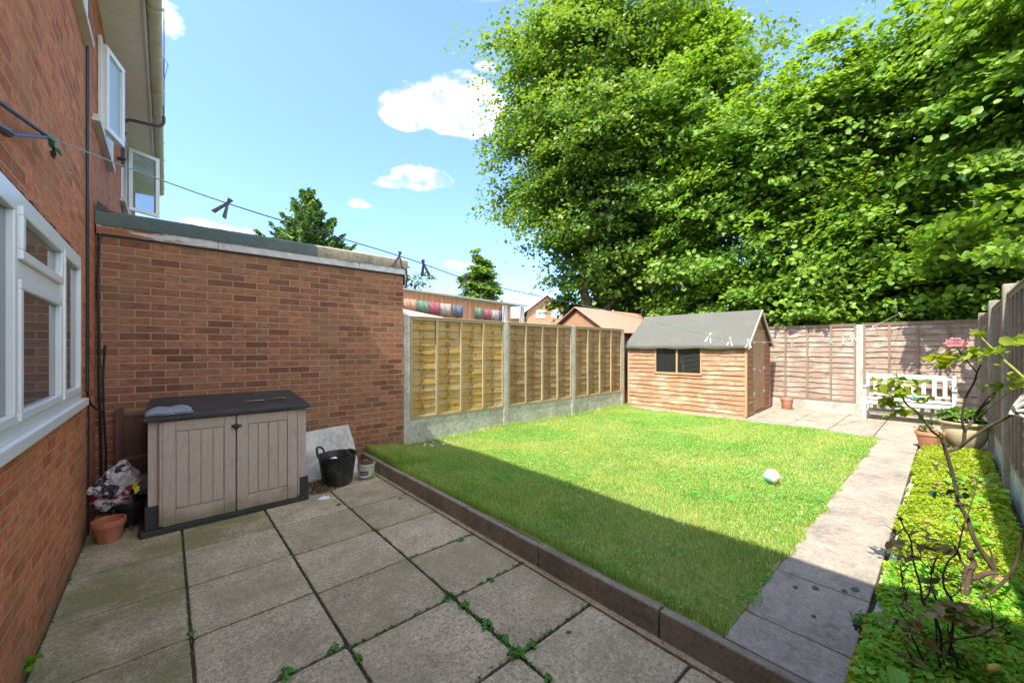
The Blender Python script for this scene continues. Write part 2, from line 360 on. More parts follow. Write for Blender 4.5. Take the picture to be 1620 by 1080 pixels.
# patio bed and slabs
mb = MB(); mb.box((-.5, -3, -.05), (1.99, 5.32, -.012)); tag(mb.build('patio_bed', M['joint']), kind='structure')
def slab(mb, x0, y0, x1, y1, top, g=.006, t=.04, tilt=.0025, wear=.0022):
    """one paving slab: slightly tilted top, worn wobbly arris, chipped corners"""
    a = [random.uniform(-tilt, tilt) for _ in range(4)]; x0 += g; y0 += g; x1 -= g; y1 -= g; pts = []
    chip = [random.choice([.004, .006, .006, .012, .02]) for _ in range(4)]
    cor = [(x0, y0), (x1, y0), (x1, y1), (x0, y1)]
    for k in range(4):
        p, q = Vector(cor[k]), Vector(cor[(k+1) % 4]); d = q-p; L = d.length; d.normalize(); nrm = Vector((-d.y, d.x)); n_ = max(3, int(L/.05))
        for i in range(n_):
            s_ = chip[k] if i == 0 else L*i/n_; r_ = p+d*s_+nrm*(random.uniform(0, wear) if i else chip[k]*.25); pts.append(r_)
        pts.append(q-d*chip[(k+1) % 4]+nrm*chip[(k+1) % 4]*.25)
    def z(p): u = (p.x-x0)/(x1-x0); v = (p.y-y0)/(y1-y0); return (a[0]*(1-u)+a[1]*u)*(1-v)+(a[3]*(1-u)+a[2]*u)*v
    c = Vector(((x0+x1)/2, (y0+y1)/2)); n_ = len(pts); b_ = .0035
    ins = [p+(c-p).normalized()*b_*random.uniform(.8, 2.2) for p in pts]
    vs = [(p.x, p.y, top-t) for p in pts]+[(p.x, p.y, top+z(p)-b_) for p in pts]+[(p.x, p.y, top+z(p)) for p in ins]
    fs = [(i, (i+1) % n_, (i+1) % n_+n_, i+n_) for i in range(n_)]+[(i+n_, (i+1) % n_+n_, (i+1) % n_+2*n_, i+2*n_) for i in range(n_)]
    fs.append(tuple(range(2*n_, 3*n_))); mb.add(vs, fs)
sl = {'slab': MB(), 'slab_b': MB(), 'slab_moss': MB()}
xs = [-.5, .1, .715, 1.345, 1.94]
for i in range(4):
    off = [0.05, 0.03, 0.0, -.01][i]
    ys = [-2.79+.608*k+off for k in range(0, 14)]; ys[-1] = 5.31
    for k in range(len(ys)-1):
        if i == 0: key = 'slab_moss'
        else: key = random.choice(['slab', 'slab', 'slab_b'])
        if i == 1 and k > 7: key = 'slab_moss' if k == 11 else 'slab'
        slab(sl[key], xs[i], ys[k], xs[i+1], ys[k+1], 0, g=.007 if i else .006)
for k, m_ in sl.items(): tag(m_.build('patio', M[k]), kind='structure')
# narrow mortar strip by the kerb and rough corner ground
mb = MB(); mb.box((1.945, -2.8, -.03), (1.985, 5.3, .002)); tag(mb.build('patio_margin', M['slab']), kind='structure')
# kerb (edging) of separate concrete lengths
kb = MB(); y = -2.6
while y < 5.28:
    y1 = min(y+.905, 5.3); kb.box((1.985, y+.002, -.05), (2.037, y1-.002, .152+random.uniform(-.003, .003))); y += .91
tag(kb.build('kerb', M['kerb_top'], bevel=.008), kind='structure')
# lawn soil
def grid_mesh(name, x0, x1, y0, y1, nx, ny, zf, m):
    X, Y_ = np.meshgrid(np.linspace(x0, x1, nx), np.linspace(y0, y1, ny), indexing='ij'); Z = zf(X, Y_)
    V = np.stack([X.ravel(), Y_.ravel(), Z.ravel()], 1); idx = np.arange(nx*ny).reshape(nx, ny)
    F = np.stack([idx[:-1, :-1].ravel(), idx[1:, :-1].ravel(), idx[1:, 1:].ravel(), idx[:-1, 1:].ravel()], 1)
    return np_mesh(name, V, F, m, smooth=True)
def lz(X, Y_): return .140+.010*np.sin(X*2.1+.5)*np.cos(Y_*1.7)+.006*np.sin(X*5.3+Y_*4.1)
n = NT('lawn_soil'); v = n.co(); n.fin(n.ramp(n.noise(v, 9, 7, .7), [(.35, (.16, .22, .05)), (.58, (.24, .27, .08)), (.8, (.42, .36, .18))]), .95)
tag(grid_mesh('lawn', 2.037, 8.548, .737, 5.36, 90, 70, lz, n.m), kind='structure')
# path
pb = MB(); ph = MB(); x = 2.045; e = [2.34, 2.93]
while e[-1] < 8.4: e.append(e[-1]+.605)
e[-1] = 8.55
prev = 2.042
for q in e: slab(pb, prev, .285, q, .735, .15, g=.0025, tilt=.0012); prev = q
tag(pb.build('path', M['slab_path']), kind='structure')
x_end = prev
mb = MB(); mb.box((2.04, -.42, 0), (11.3, .76, .118)); tag(mb.build('path_bed', M['joint']), kind='structure')
mb = MB(); q = 2.045
random.seed(5)
while q < 7.9:
    w = random.uniform(.25, .6); mb.box((q, .225+random.uniform(0, .035), .05), (q+w-.01-random.uniform(0, .05), .278-random.uniform(0, .012), .142+random.uniform(-.022, .004)), Matrix.Rotation(random.uniform(-.05, .05), 4, 'Z')); q += w
tag(mb.build('path_edging', M['rubble'], bevel=.008), kind='structure')
# rear paving
rp = MB(); 
ye = [-.42, .2, .80, 1.40, 2.0, 2.6]
for i in range(len(ye)-1):
    q = prev + (.30 if i % 2 else 0)
    if i % 2: slab(rp, prev+.003, ye[i], q, ye[i+1], .15, g=.004)
    while q < 11.2:
        q1 = min(q+.605, 11.21); slab(rp, q, ye[i], q1, ye[i+1], .15, g=.004); q = q1
for k in range(6): slab(rp, 8.50, 2.6+.5*k, 9.0, min(5.34, 3.1+.5*k), .148, g=.003)
for k in range(5): slab(rp, 9.0+.45*k, 2.6, 9.45+.45*k, 2.9, .149, g=.003)
tag(rp.build('rear_paving', M['slab_path']), kind='structure')
mb = MB(); mb.box((8.46, -.42, 0), (11.25, 5.4, .112)); tag(mb.build('rear_paving_bed', M['joint']), kind='structure')

# ------------------------------------------------------------------ houses
HX = -.5
house = thing('brick_house', 'orange brick house on the left with white window just above the patio', 'house', (HX, 0, 0))
mb = MB()
# wall as boxes around nothing: one solid body, windows stand proud
mb.box((-9, -6, -.05), (HX, 5.0, 4.95)); mb.build('wall', M['brick_house'], house, world=True)
# bricks need world-like object coords: parent offset is only in x, so yz stay true
def rect_ring(mb, y0, y1, z0, z1, w, x0, x1):
    mb.box((x0, y0, z0), (x1, y1, z0+w)); mb.box((x0, y0, z1-w), (x1, y1, z1))
    mb.box((x0, y0, z0+w), (x1, y0+w, z1-w)); mb.box((x0, y1-w, z0+w), (x1, y1, z1-w))
# ground-floor window
mb = MB(); y0, y1, z0, z1 = .62, 4.25, 1.185, 2.235
rect_ring(mb, y0, y1, z0, z1, .062, HX+.002, HX+.032)
for ym, w in ((2.57, .05), (3.51, .075), (1.55, .06)): mb.box((HX+.0025, ym, z0+.062), (HX+.031, ym+w, z1-.062))
mb.box((HX+.0027, 2.62, 1.86), (HX+.030, 3.51, 1.94))
win = mb.build('window', M['upvc'], house, bevel=.005, label='white window with a small opening top light above the sill')
sb = MB()
rect_ring(sb, 2.622, 3.508, 1.942, 2.171, .042, HX+.012, HX+.046)
rect_ring(sb, 2.622, 3.508, 1.249, 1.858, .042, HX+.012, HX+.040)
rect_ring(sb, 3.587, 4.186, 1.249, 2.171, .042, HX+.012, HX+.040)
rect_ring(sb, 1.612, 2.568, 1.249, 2.171, .042, HX+.012, HX+.040)
sb.build('sash', M['upvc'], win, bevel=.005)
gb = MB()
for a, b, c, d in ((2.66, 3.47, 1.98, 2.13), (2.66, 3.47, 1.29, 1.82), (3.625, 4.148, 1.29, 2.13), (1.65, 2.53, 1.29, 2.13), (.69, 1.54, 1.25, 2.17)):
    g1 = MB(); g1.box((HX+.004, a, c), (HX+.016, b, d)); g1.build('pane', M['glass'], win)
mb = MB(); mb.box((HX-.02, .5, 1.150), (HX+.043, 4.44, 1.183)); mb.box((HX+.043, .5, 1.128), (HX+.052, 4.44, 1.183)); mb.build('sill', M['upvc'], house, bevel=.004)
mb = MB(); 
q = .5
while q < 4.27:
    w = random.uniform(.02, .05); mb.box((HX, q, 2.24), (HX+random.uniform(.006, .018), q+w, 2.262+random.uniform(0, .012))); q += w*.92
mb.build('mossy_joint', m_plain('dark_moss', (.055, .04, .018), .95, .5, 70, .8), house)
# bedroom window near
def upper_window(par, y0, y1, z0, z1, panes, glass, sill_y=None):
    mb = MB(); rect_ring(mb, y0, y1, z0, z1, .06, HX+.002, HX+.03); 
    for p in panes[1:]: mb.box((HX+.0025, p-.03, z0+.06), (HX+.029, p+.03, z1-.06))
    w = mb.build('window', M['upvc'], par, bevel=.004)
    ps = panes+[y1]
    for i in range(len(panes)):
        a = (y0 if i == 0 else panes[i])+(.06 if i == 0 else .03); b = ps[i+1]-(.06 if i == len(panes)-1 else .03)
        MB().box((HX+.004, a, z0+.06), (HX+.014, b, z1-.06)).build('pane', glass, w)
    s = MB(); sy = sill_y or (y0-.06, y1+.06); s.box((HX-.02, sy[0], z0-.075), (HX+.055, sy[1], z0-.04)); s.box((HX+.002, sy[0]+.03, z0-.03), (HX+.05, sy[1]-.03, z0-.001)); s.build('sill', M['upvc_old'], par, bevel=.004)
    return w
upper_window(house, 2.2, 4.62, 4.13, 4.9, [2.2, 3.4], M['glass_frost'], (2.1, 4.72))
def eaves(par, ya, yb):
    s = MB(); q = ya
    while q < yb-.02:
        s.box((HX, q+.0015, 4.952), (-.175, min(q+.0985, yb)-.0015, 4.972)); q += .1
    s.build('soffit', M['soffit'], par)
    f = MB(); f.box((-.178, ya+.001, 4.935), (-.157, yb-.001, 5.10)); f.build('fascia', M['upvc_old'], par, bevel=.003)
    # half-round gutter, outside and inside skins
    g = MB(); n_ = 9; L = max(2, int((yb-ya)/.4)); vs = []
    for k in range(L+1):
        yy = ya+(yb-ya)*k/L; sag = .012*math.sin(k*1.3)
        for r_ in (.062, .056):
            for j in range(n_):
                th = math.pi+math.pi*j/(n_-1); vs.append((-.093+r_*math.cos(th), yy, 5.045+sag+r_*math.sin(th)))
    fs = []
    m2 = 2*n_
    for k in range(L):
        for j in range(n_-1):
            fs.append((k*m2+j, k*m2+j+1, (k+1)*m2+j+1, (k+1)*m2+j)); fs.append((k*m2+n_+j, (k+1)*m2+n_+j, (k+1)*m2+n_+j+1, k*m2+n_+j+1))
        fs.append((k*m2, (k+1)*m2, (k+1)*m2+n_, k*m2+n_)); fs.append((k*m2+n_-1, k*m2+m2-1, (k+1)*m2+m2-1, (k+1)*m2+n_-1))
    g.add(vs, fs)
    gt = g.build('gutter', M['gutter'], par, smooth=True)
    q = ya+.35
    while q < yb:
        pts = [(-.093+.068*math.cos(math.pi+math.pi*j/10), q, 5.045+.068*math.sin(math.pi+math.pi*j/10)) for j in range(11)]
        q += .85
        if q > 4: MB().tube(pts, .008, 5).build('bracket', M['gutter'], gt)
    r = MB(); r.add([(-.10, ya, 5.12), (-.10, yb, 5.12), (-4.6, yb, 7.9), (-4.6, ya, 7.9), (-.10, ya, 5.08), (-.10, yb, 5.08), (-4.6, yb, 7.84), (-4.6, ya, 7.84)],
                     [(0,1,2,3),(4,7,6,5),(0,4,5,1),(1,5,6,2),(3,2,6,7),(0,3,7,4)])
    r.add([(-4.6, ya, 7.9), (-4.6, yb, 7.9), (-9.2, yb, 5.1), (-9.2, ya, 5.1)], [(0,1,2,3)])
    r.build('roof', m_plain('roof_tiles', (.22, .12, .09), .9, .3, 20, .5), par)
eaves(house, -6, 5.0)
house2 = thing('brick_house', 'adjoining brick house beyond the garage roof with an opened upstairs window', 'house', (HX, 5.0, 0))
house2.rotation_euler = (0, 0, 0)
mb = MB(); mb.box((-9, 5.0, -.05), (HX-.001, 11.75, 4.95)); mb.build('wall', M['brick_house2'], house2)
upper_window(house2, 5.50, 6.62, 3.70, 4.62, [5.50, 6.0], M['glass_frost'], (5.12, 6.5))
upper_window(house2, 8.05, 9.65, 3.78, 4.84, [8.05, 8.8], M['glass'], (7.95, 9.75))
def open_sash(p0, p1, z0, z1, glass, par):
    p0 = Vector((p0[0], p0[1], 0)); p1 = Vector((p1[0], p1[1], 0)); u = (p1-p0); L = u.length; u.normalize()
    Mx = Matrix(((u.x, -u.y, 0, p0.x), (u.y, u.x, 0, p0.y), (0, 0, 1, 0), (0, 0, 0, 1)))
    mb = MB(Mx); t = .028; w = .055
    mb.box((0, -t, z0), (L, t, z0+w)); mb.box((0, -t, z1-w), (L, t, z1)); mb.box((0, -t, z0+w), (w, t, z1-w)); mb.box((L-w, -t, z0+w), (L, t, z1-w))
    s = mb.build('open_sash', M['upvc'], par, bevel=.005)
    MB(Mx).box((w-.002, -.007, z0+w-.002), (L-w+.002, .007, z1-w+.002)).build('pane', glass, s)
open_sash((-.462, 5.52), (-.357, 5.90), 3.72, 4.56, M['glass_frost'], house2)
open_sash((-.462, 8.77), (-.095, 8.98), 3.80, 4.80, M['glass_clear'], house2)
eaves(house2, 5.0, 11.75)
# black cables down the corner
def cable(pts, r, label, g='black cables down the house walls', mat=None):
    o = MB().tube(pts, r, 7).build('cable', mat or M['black'], smooth=True); return tag(o, label, 'cable', g)
def wig(x, y0, z0, z1, n=16, a=.006):
    return [(x, y0+random.uniform(-a, a)+.02*math.sin(i*.7)*a/.006*.2, z0+(z1-z0)*i/n) for i in range(n+1)]
cable(wig(HX+.012, 4.72, 4.95, 1.35)+[(HX+.015, 4.66, 1.22), (HX+.03, 4.75, 1.10), (HX+.045, 5.0, 1.02), (HX+.06, 5.28, .99)], .007, 'thin black cable down the brick house wall, curling into the corner at its foot')
cable(wig(HX+.012, 4.80, 4.95, 0.0), .006, 'straight thin black cable running down beside the brick house corner to the ground')
cable([(HX+.035, 5.305, 2.75), (HX+.03, 5.30, 2.5), (HX+.022, 5.30, 2.2), (HX+.03, 5.30, 1.7), (HX+.03, 5.30, 1.2), (HX+.04, 5.30, .8), (HX+.045, 5.30, .1)], .011, 'thick black cable in the corner against the garage wall')
cable([(HX+.07, 5.305, 1.6), (HX+.055, 5.305, 1.3), (HX+.06, 5.305, .95), (HX+.075, 5.305, .6), (HX+.07, 5.305, .25), (HX+.06, 5.30, .02)], .008, 'slim black cable on the garage wall beside the thick corner cable')
cable(wig(HX+.012, 8.2, 4.0, 2.9, 8), .006, 'short black cable below the aerial pole on the far house wall')
# aerial
ae = thing('aerial_mast', 'bent grey aerial pole with thin antenna beside the gutter', 'aerial', (-.44, 7.5, 4.0))
am = m_plain('weathered_steel', (.085, .08, .08), .6, .2, 20, .1)
pts = [(-.44, 7.5, 4.05), (-.44, 7.5, 4.62)]
for i in range(1, 7): a = R(90*i/6); pts.append((-.44+.10*(1-math.cos(a)), 7.5, 4.62+.10*math.sin(a)))
pts += [(-.12, 7.5, 4.735)]
for i in range(1, 7): a = R(90*i/6); pts.append((-.12+.095*math.sin(a), 7.5, 4.735+.10*(1-math.cos(a))))
pts += [(-.025, 7.5, 4.90)]
MB().tube(pts, .020, 10).build('pole', am, ae, smooth=True)
MB().tube([(-.025, 7.5, 4.9), (-.025, 7.5, 6.45)], .010, 6).build('mast', am, ae)
for z in (4.15, 4.5): MB().box((-.5, 7.47, z-.012), (-.415, 7.53, z+.012)).tube([(-.47, 7.45, z), (-.40, 7.45, z)], .008, 6).build('bracket', am, ae)
mb = MB(); mb.tube([(-.06, 7.5, 5.72), (-.06, 7.5, 5.55)], .022, 8); mb.tube([(-.025, 7.5, 5.4), (.02, 7.5, 5.68), (-.03, 7.5, 5.75)], .004, 5); mb.tube([(-.05, 7.5, 5.8), (.03, 7.45, 5.62)], .004, 5)
for i in range(5): mb.tube([(-.04, 7.5, 5.25+.05*i), (-.01, 7.5, 5.25+.05*i)], .003, 4)
mb.build('antenna', am, ae)
# ------------------------------------------------------------------ garage
GY = 5.32
gar = thing('garage', 'flat-roofed brick garage with peeling fascia and green felt roof edge', 'garage', (0, GY, 0))
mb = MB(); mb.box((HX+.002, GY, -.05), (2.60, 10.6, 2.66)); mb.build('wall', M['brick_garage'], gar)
n = NT('peeling_paint'); v = n.co(); w1 = n.noise(n.map(v, (1.2, 6, 7)), 2.4, 8, .7)
gx = n.n('ShaderNodeSeparateXYZ'); n.l(v, gx.inputs[0])
f = n.math('ADD', w1, n.math('MULTIPLY', gx.outputs[0], .10))
col = n.mix(n.ramp(f, [(.49, 0), (.52, 1)]), n.ramp(n.noise(n.map(v, (2, 20, 20)), 3, 5), [(.3, (.26, .10, .05)), (.7, (.42, .19, .10))]), n.ramp(n.noise(v, 14, 5), [(.3, (.46, .47, .48)), (.7, (.72, .71, .70))]))
n.fin(col, .7, n.bump(w1, .6, .006))
mb = MB()
for a, b in ((HX+.01, .42), (.424, 1.95), (1.954, 2.64)): mb.box((a, GY-.030, 2.648), (b, GY-.003, 2.742))
mb.build('fascia', n.m, gar, bevel=.002)
mb = MB(); mb.box((HX+.01, GY-.018, 2.628), (2.62, GY-.002, 2.646)); mb.build('gap_strip', m_plain('dark_gap', (.06, .045, .035), .9), gar)  # thin strip coloured dark to stand for the gap under the fascia
def felt_edge(x0, x1, mat, rag, name):
    N_ = int((x1-x0)/.025); vs = []; 
    for i in range(N_+1):
        x = x0+(x1-x0)*i/N_; a = rag*random.uniform(-1, 1); b = rag*.4*random.uniform(-1, 1); bulge = .004*math.sin(x*9)+b
        vs += [(x, GY-.040+bulge, 2.728+a), (x, GY-.046+bulge, 2.79), (x, GY-.040+bulge, 2.852+b), (x, GY-.005, 2.875+b), (x, GY+.10, 2.86), (x, GY+.102, 2.84)]
    fs = [(i*6+j, (i+1)*6+j, (i+1)*6+j+1, i*6+j+1) for i in range(N_) for j in range(5)]
    MB().add(vs, fs).build(name, mat, gar, smooth=True)
felt_edge(HX+.005, .115, M['felt_green'], .003, 'felt_edge'); felt_edge(.117, 1.42, M['felt_green'], .004, 'felt_edge')
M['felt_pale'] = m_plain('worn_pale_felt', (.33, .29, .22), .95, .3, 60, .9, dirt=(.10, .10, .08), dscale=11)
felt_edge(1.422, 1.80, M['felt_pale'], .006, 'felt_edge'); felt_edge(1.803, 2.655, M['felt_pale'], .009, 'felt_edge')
MB().box((HX+.002, GY+.05, 2.661), (2.64, 10.6, 2.842)).build('roof', M['felt_grey'], gar)
mb = MB(); mb.add([(HX+.004, GY-.02, 2.86), (HX+.10, GY-.05, 2.875), (HX+.16, GY+.03, 2.87), (HX+.01, GY+.1, 2.93), (HX+.02, GY-.03, 2.95)], [(0,1,4),(1,2,3,4)]); mb.build('flashing', m_plain('lead', (.12, .12, .13), .6), gar)
mb = MB(); mb.tube([(2.63, GY-.04, 2.73), (2.64, GY-.04, 2.6), (2.625, GY-.035, 2.45)], .012, 6); mb.box((2.604, GY-.02, 2.50), (2.618, GY+.1, 2.66)); mb.build('torn_felt', M['black'], gar)

# ------------------------------------------------------------------ fences
def waney(mb, u0, u1, z0, z1, pitch=.118, out=.024, base=.0, wav=.008, seed=0, back=False):
    """overlapping boards in local (u, v outwards, z)"""
    rr = random.Random(seed); z = z0; N_ = max(8, int((u1-u0)/.07))
    while z < z1-.02:
        p1, p2, p3 = rr.uniform(0, 6), rr.uniform(0, 6), rr.uniform(0, 6); k1, k2 = rr.uniform(2, 5), rr.uniform(7, 13)
        zt = min(z+pitch+.03, z1+.005); vs = []; kn = [rr.uniform(u0, u1) for _ in range(2)]
        for i in range(N_+1):
            u = u0+(u1-u0)*i/N_; w = wav*(math.sin(k1*u+p1)+.6*math.sin(k2*u+p2)+rr.uniform(-.25, .25))
            for k in kn: w -= 2.0*wav*math.exp(-((u-k)/.05)**2)
            o = out+.004*math.sin(k1*u+p3)
            vs += [(u, base+.003, zt), (u, base+o, max(z0, z+w)), (u, base+o-.007, max(z0, z+w-.002)), (u, base-.006, zt)]
        fs = []
        for i in range(N_):
            a = i*4; b = a+4; fs += [(a, a+1, b+1, b), (a+1, a+2, b+2, b+1), (a+2, a+3, b+3, b+2), (a+3, a, b, b+3)]
        fs += [(0, 3, 2, 1), (N_*4, N_*4+1, N_*4+2, N_*4+3)]
        mb.add(vs, fs); z += pitch
def fence(name, label, origin, u, v, posts, z_g, z_top, gb_h, mats, battens=3, pw=.11, gcol=None, cap=True, post_top=2.06, proud=.03, seed=1, bat_face=True, wav=.008, out=.024):
    ux, uy = u; vx, vy = v
    Mx = Matrix(((ux, vx, 0, origin[0]), (uy, vy, 0, origin[1]), (0, 0, 1, 0), (0, 0, 0, 1)))
    t = thing(name, label, 'fence', (origin[0], origin[1], z_g-.15))
    mp_, mg, mpan, mbat = mats
    for i, p in enumerate(posts):
        pb_ = MB(Mx); pb_.box((p-pw/2, -pw/2, z_g-.3), (p+pw/2, proud, post_top)); 
        pb_.build('post', mp_, t, bevel=.012)
    for i in range(len(posts)-1):
        a = posts[i]+pw/2; b = posts[i+1]-pw/2
        g = MB(Mx); g.box((a+.001, -.03, z_g-.25), (b-.001, .012, z_g+gb_h)); g.build('gravel_board', mg, t, bevel=.006)
        P_ = MB(Mx); waney(P_, a+.004, b-.004, z_g+gb_h+.045, z_top-.03, base=-.012, seed=seed*10+i, wav=wav, out=out); pan = P_.build('panel', mpan, t)
        f_ = MB(Mx); f_.box((a+.002, -.018, z_g+gb_h+.003), (b-.002, .022, z_g+gb_h+.045)); f_.box((a+.002, -.02, z_top-.045), (b-.002, .024, z_top-.008))
        f_.box((a+.002, .0, z_g+gb_h+.046), (a+.035, .026, z_top-.046)); f_.box((b-.035, .0, z_g+gb_h+.046), (b-.002, .026, z_top-.046))
        f_.build('panel_frame', mbat, pan, bevel=.002)
        for k in range(1, battens+1):
            u_ = a+(b-a)*k/(battens+1); bt = MB(Mx); bt.box((u_-.019, .001, z_g+gb_h+.047), (u_+.019, .030, z_top-.047)); bt.build('batten', mbat, pan, bevel=.002)
        if cap:
            c_ = MB(Mx); c_.box((a+.001, -.03, z_top-.007), (b-.001, .034, z_top+.012)); c_.build('capping', mbat, pan, bevel=.003)
    return t
w_yel = m_wood('treated_softwood', (.46, .30, .09), (.31, .19, .055), 'x', 1, stain=(.28, .11, .03), pale=(.42, .35, .22), cols=2.72)
w_bro = m_wood('treated_softwood_b', (.29, .18, .08), (.18, .105, .045), 'x', 1, stain=(.20, .085, .03), pale=(.33, .25, .16), cols=2.72)
w_bat = m_wood('pale_batten', (.42, .34, .21), (.29, .22, .12), 'z', 1, knots=False)
w_back = m_wood('weathered_boards', (.34, .255, .205), (.19, .135, .105), 'y', 1, stain=(.13, .08, .055), pale=(.46, .385, .33), stamt=.5)
w_backb = m_wood('weathered_battens', (.28, .20, .155), (.19, .135, .10), 'z', 1, knots=False)
w_right = m_wood('grey_boards', (.32, .27, .215), (.18, .145, .11), 'x', 1, stain=(.14, .11, .08))
w_rightb = m_wood('grey_battens', (.27, .20, .15), (.17, .12, .09), 'z', 1, knots=False)
# left boundary: three panels, the first one yellower
fl = fence('panel_fence', 'yellow-brown lap panel fence with concrete posts between garage and shed', (0, 5.36), (1, 0), (0, -1), [2.665, 4.61, 6.52, 8.43], .13, 2.045, .37, (M['conc_post'], M['gboard'], w_bro, w_bat), post_top=2.065, wav=.005, out=.016)
ps = [o for o in bpy.data.objects if o.parent == fl and o.name.startswith('panel')]
ps[0].data.materials[0] = w_yel; ps[0]['label'] = 'yellowest fence panel, next to the brick garage'
# back boundary
fence('panel_fence', 'weathered grey-brown lap fence behind the white bench', (11.22, 0), (0, 1), (-1, 0), [-.47, 1.265, 3.10, 4.93], .15, 2.10, .24, (M['conc_post'], M['conc_post'], w_back, w_backb), battens=3, post_top=2.09, seed=3, pw=.12, wav=.011)
# right boundary
fence('panel_fence', 'dark grey batten fence along the planted bed at the right', (0, -.425), (1, 0), (0, 1), [.4, 2.35, 4.3, 6.30, 8.30, 10.95], .15, 2.10, .30, (m_concrete('old_post_concrete', (.33, .29, .23), aggregate=.4), M['gboard'], w_right, w_rightb), battens=5, post_top=2.21, proud=.06, seed=5)

# ------------------------------------------------------------------ shed (local: x depth, y along the front, z up)
SA = R(3.5); shed = thing('garden_shed', 'small wooden garden shed with grey felt gable roof and side window', 'shed', (8.86, 2.75, .15), SA)
SM = wmat(shed)
L_, D_, EH, RH, OV = 2.60, 2.0, 1.50, 2.22, .085
w_shed = m_wood('shed_cladding', (.42, .24, .145), (.23, .115, .06), 'y', 1, stain=(.27, .115, .045), pale=(.52, .38, .28), stamt=.55)
w_shedx = m_wood('shed_cladding_end', (.40, .22, .125), (.25, .12, .06), 'x', 1, stain=(.3, .13, .05), stamt=.4)
w_trim = m_wood('shed_trim', (.50, .30, .17), (.33, .18, .09), 'z', 1, knots=False)
w_door = m_wood('shed_door_boards', (.47, .31, .21), (.32, .18, .11), 'z', 1, stain=(.34, .2, .12), stamt=.4)
F1 = Matrix(((0, -1, 0, 0), (1, 0, 0, 0), (0, 0, 1, 0), (0, 0, 0, 1)))     # u -> +y, v -> -x
wy0, wy1, wz0, wz1 = .86, 1.90, .86, 1.45
b1 = MB(SM @ F1)
waney(b1, .0, L_, .05, wz0, .101, .025, 0, .007, 21); waney(b1, 0, wy0, wz0, EH-.02, .101, .025, 0, .005, 22); waney(b1, wy1, L_, wz0, EH-.02, .101, .025, 0, .005, 23)
b1.box((0, -.012, .03), (L_, -.006, wz0)); b1.box((0, -.012, wz0), (wy0, -.006, EH)); b1.box((wy1, -.012, wz0), (L_, -.006, EH))
b1.build('front_wall', w_shed, shed)
F2 = Matrix(((1, 0, 0, 0), (0, -1, 0, 0), (0, 0, 1, 0), (0, 0, 0, 1)))     # end wall: u -> +x, v -> -y
b2 = MB(SM @ F2); dx0, dx1, dzt = .52, 1.50, 1.80
def hgab(u): return EH+(RH-EH)*(1-abs(u-D_/2)/(D_/2))
z = .05
while z < RH-.08:
    for a, b in ([(0, dx0), (dx1, D_)] if z < dzt-.03 else [(0, D_)]):
        if z+.108 > EH:   # clip to the gable
            ins = (z+.108-EH)/(RH-EH)*(D_/2); a = max(a, ins-.0); b = min(b, D_-ins+.0)
        if b-a > .05: waney(b2, a, b, z, z+.109, .109, .024, 0, .003, int(z*100))
    z += .109
b2.prism([(0, -.012, .03), (dx0, -.012, .03), (dx0, -.012, dzt), (dx1, -.012, dzt), (dx1, -.012, .03), (D_, -.012, .03), (D_, -.012, EH), (D_/2, -.012, RH), (0, -.012, EH)], (0, .005, 0))
b2.build('end_wall', w_shedx, shed)
b3 = MB(SM); b3.prism([(0, L_, .03), (D_, L_, .03), (D_, L_, EH), (D_/2, L_, RH), (0, L_, EH)], (0, -.02, 0)); b3.box((D_-.02, .01, .03), (D_, L_-.02, EH)); b3.build('rear_walls', w_shedx, shed)
MB(SM).box((-.01, .0, .0), (D_, L_, .045)).build('floor', w_trim, shed)
# corner trims
b4 = MB(SM); b4.box((-.032, -.032, .02), (.012, .012, EH+.02)); b4.box((-.030, L_-.03, .02), (.012, L_+.012, EH)); b4.box((D_-.03, -.030, .02), (D_+.012, .012, EH)); b4.build('corner_trim', w_trim, shed, bevel=.003)
# window
b5 = MB(SM @ F1)
b5.box((wy0-.02, -.005, wz0-.035), (wy1+.02, .038, wz0+.012)); b5.box((wy0-.012, -.005, wz1), (wy1+.012, .024, wz1+.03))
b5.box((wy0-.012, -.004, wz0+.012), (wy0+.022, .026, wz1)); b5.box((wy1-.022, -.004, wz0+.012), (wy1+.012, .026, wz1)); b5.box((1.372, -.004, wz0+.012), (1.412, .030, wz1))
sw = b5.build('window_frame', w_trim, shed, bevel=.003)
MB(SM @ F1).box((wy0+.02, .002, wz0+.01), (1.374, .007, wz1)).build('pane', M['glass_shed'], sw)
MB(SM @ F1).box((1.41, .002, wz0+.01), (wy1-.02, .007, wz1)).build('pane', M['glass_shed'], sw)
# door pair
for i, (a, b) in enumerate(((dx0, 1.005), (1.012, dx1))):
    db = MB(SM @ F2); w = (b-a)/4
    for k in range(4): db.box((a+w*k+.002, -.008, .07), (a+w*(k+1)-.002, .016, dzt-.01))
    dr = db.build('door', w_door, shed, bevel=.002)
    h = MB(SM @ F2); mz = m_plain('zinc', (.62, .6, .56), .45, .1, 30, .1, metal=.3) if i == 0 else mz
    hx = a+.01 if i == 0 else b-.01; s_ = 1 if i == 0 else -1
    for zz in (.45, .98, 1.55):
        h.prism([(hx-.05*s_, .0165, zz-.03), (hx+.0*s_, .0165, zz-.035), (hx+.19*s_, .0165, zz-.008), (hx+.19*s_, .0165, zz+.008), (hx, .0165, zz+.035), (hx-.05*s_, .0165, zz+.03)], (0, .004, 0))
    h.build('hinge', mz, dr)
MB(SM @ F2).box((.96, .017, .93), (1.06, .032, .965)).box((.985, .032, .88), (1.02, .045, .95)).build('latch', mz, shed)
MB(SM @ F2).box((dx0-.02, -.004, dzt-.006), (dx1+.02, .028, dzt+.03)).build('door_lintel', w_trim, shed)
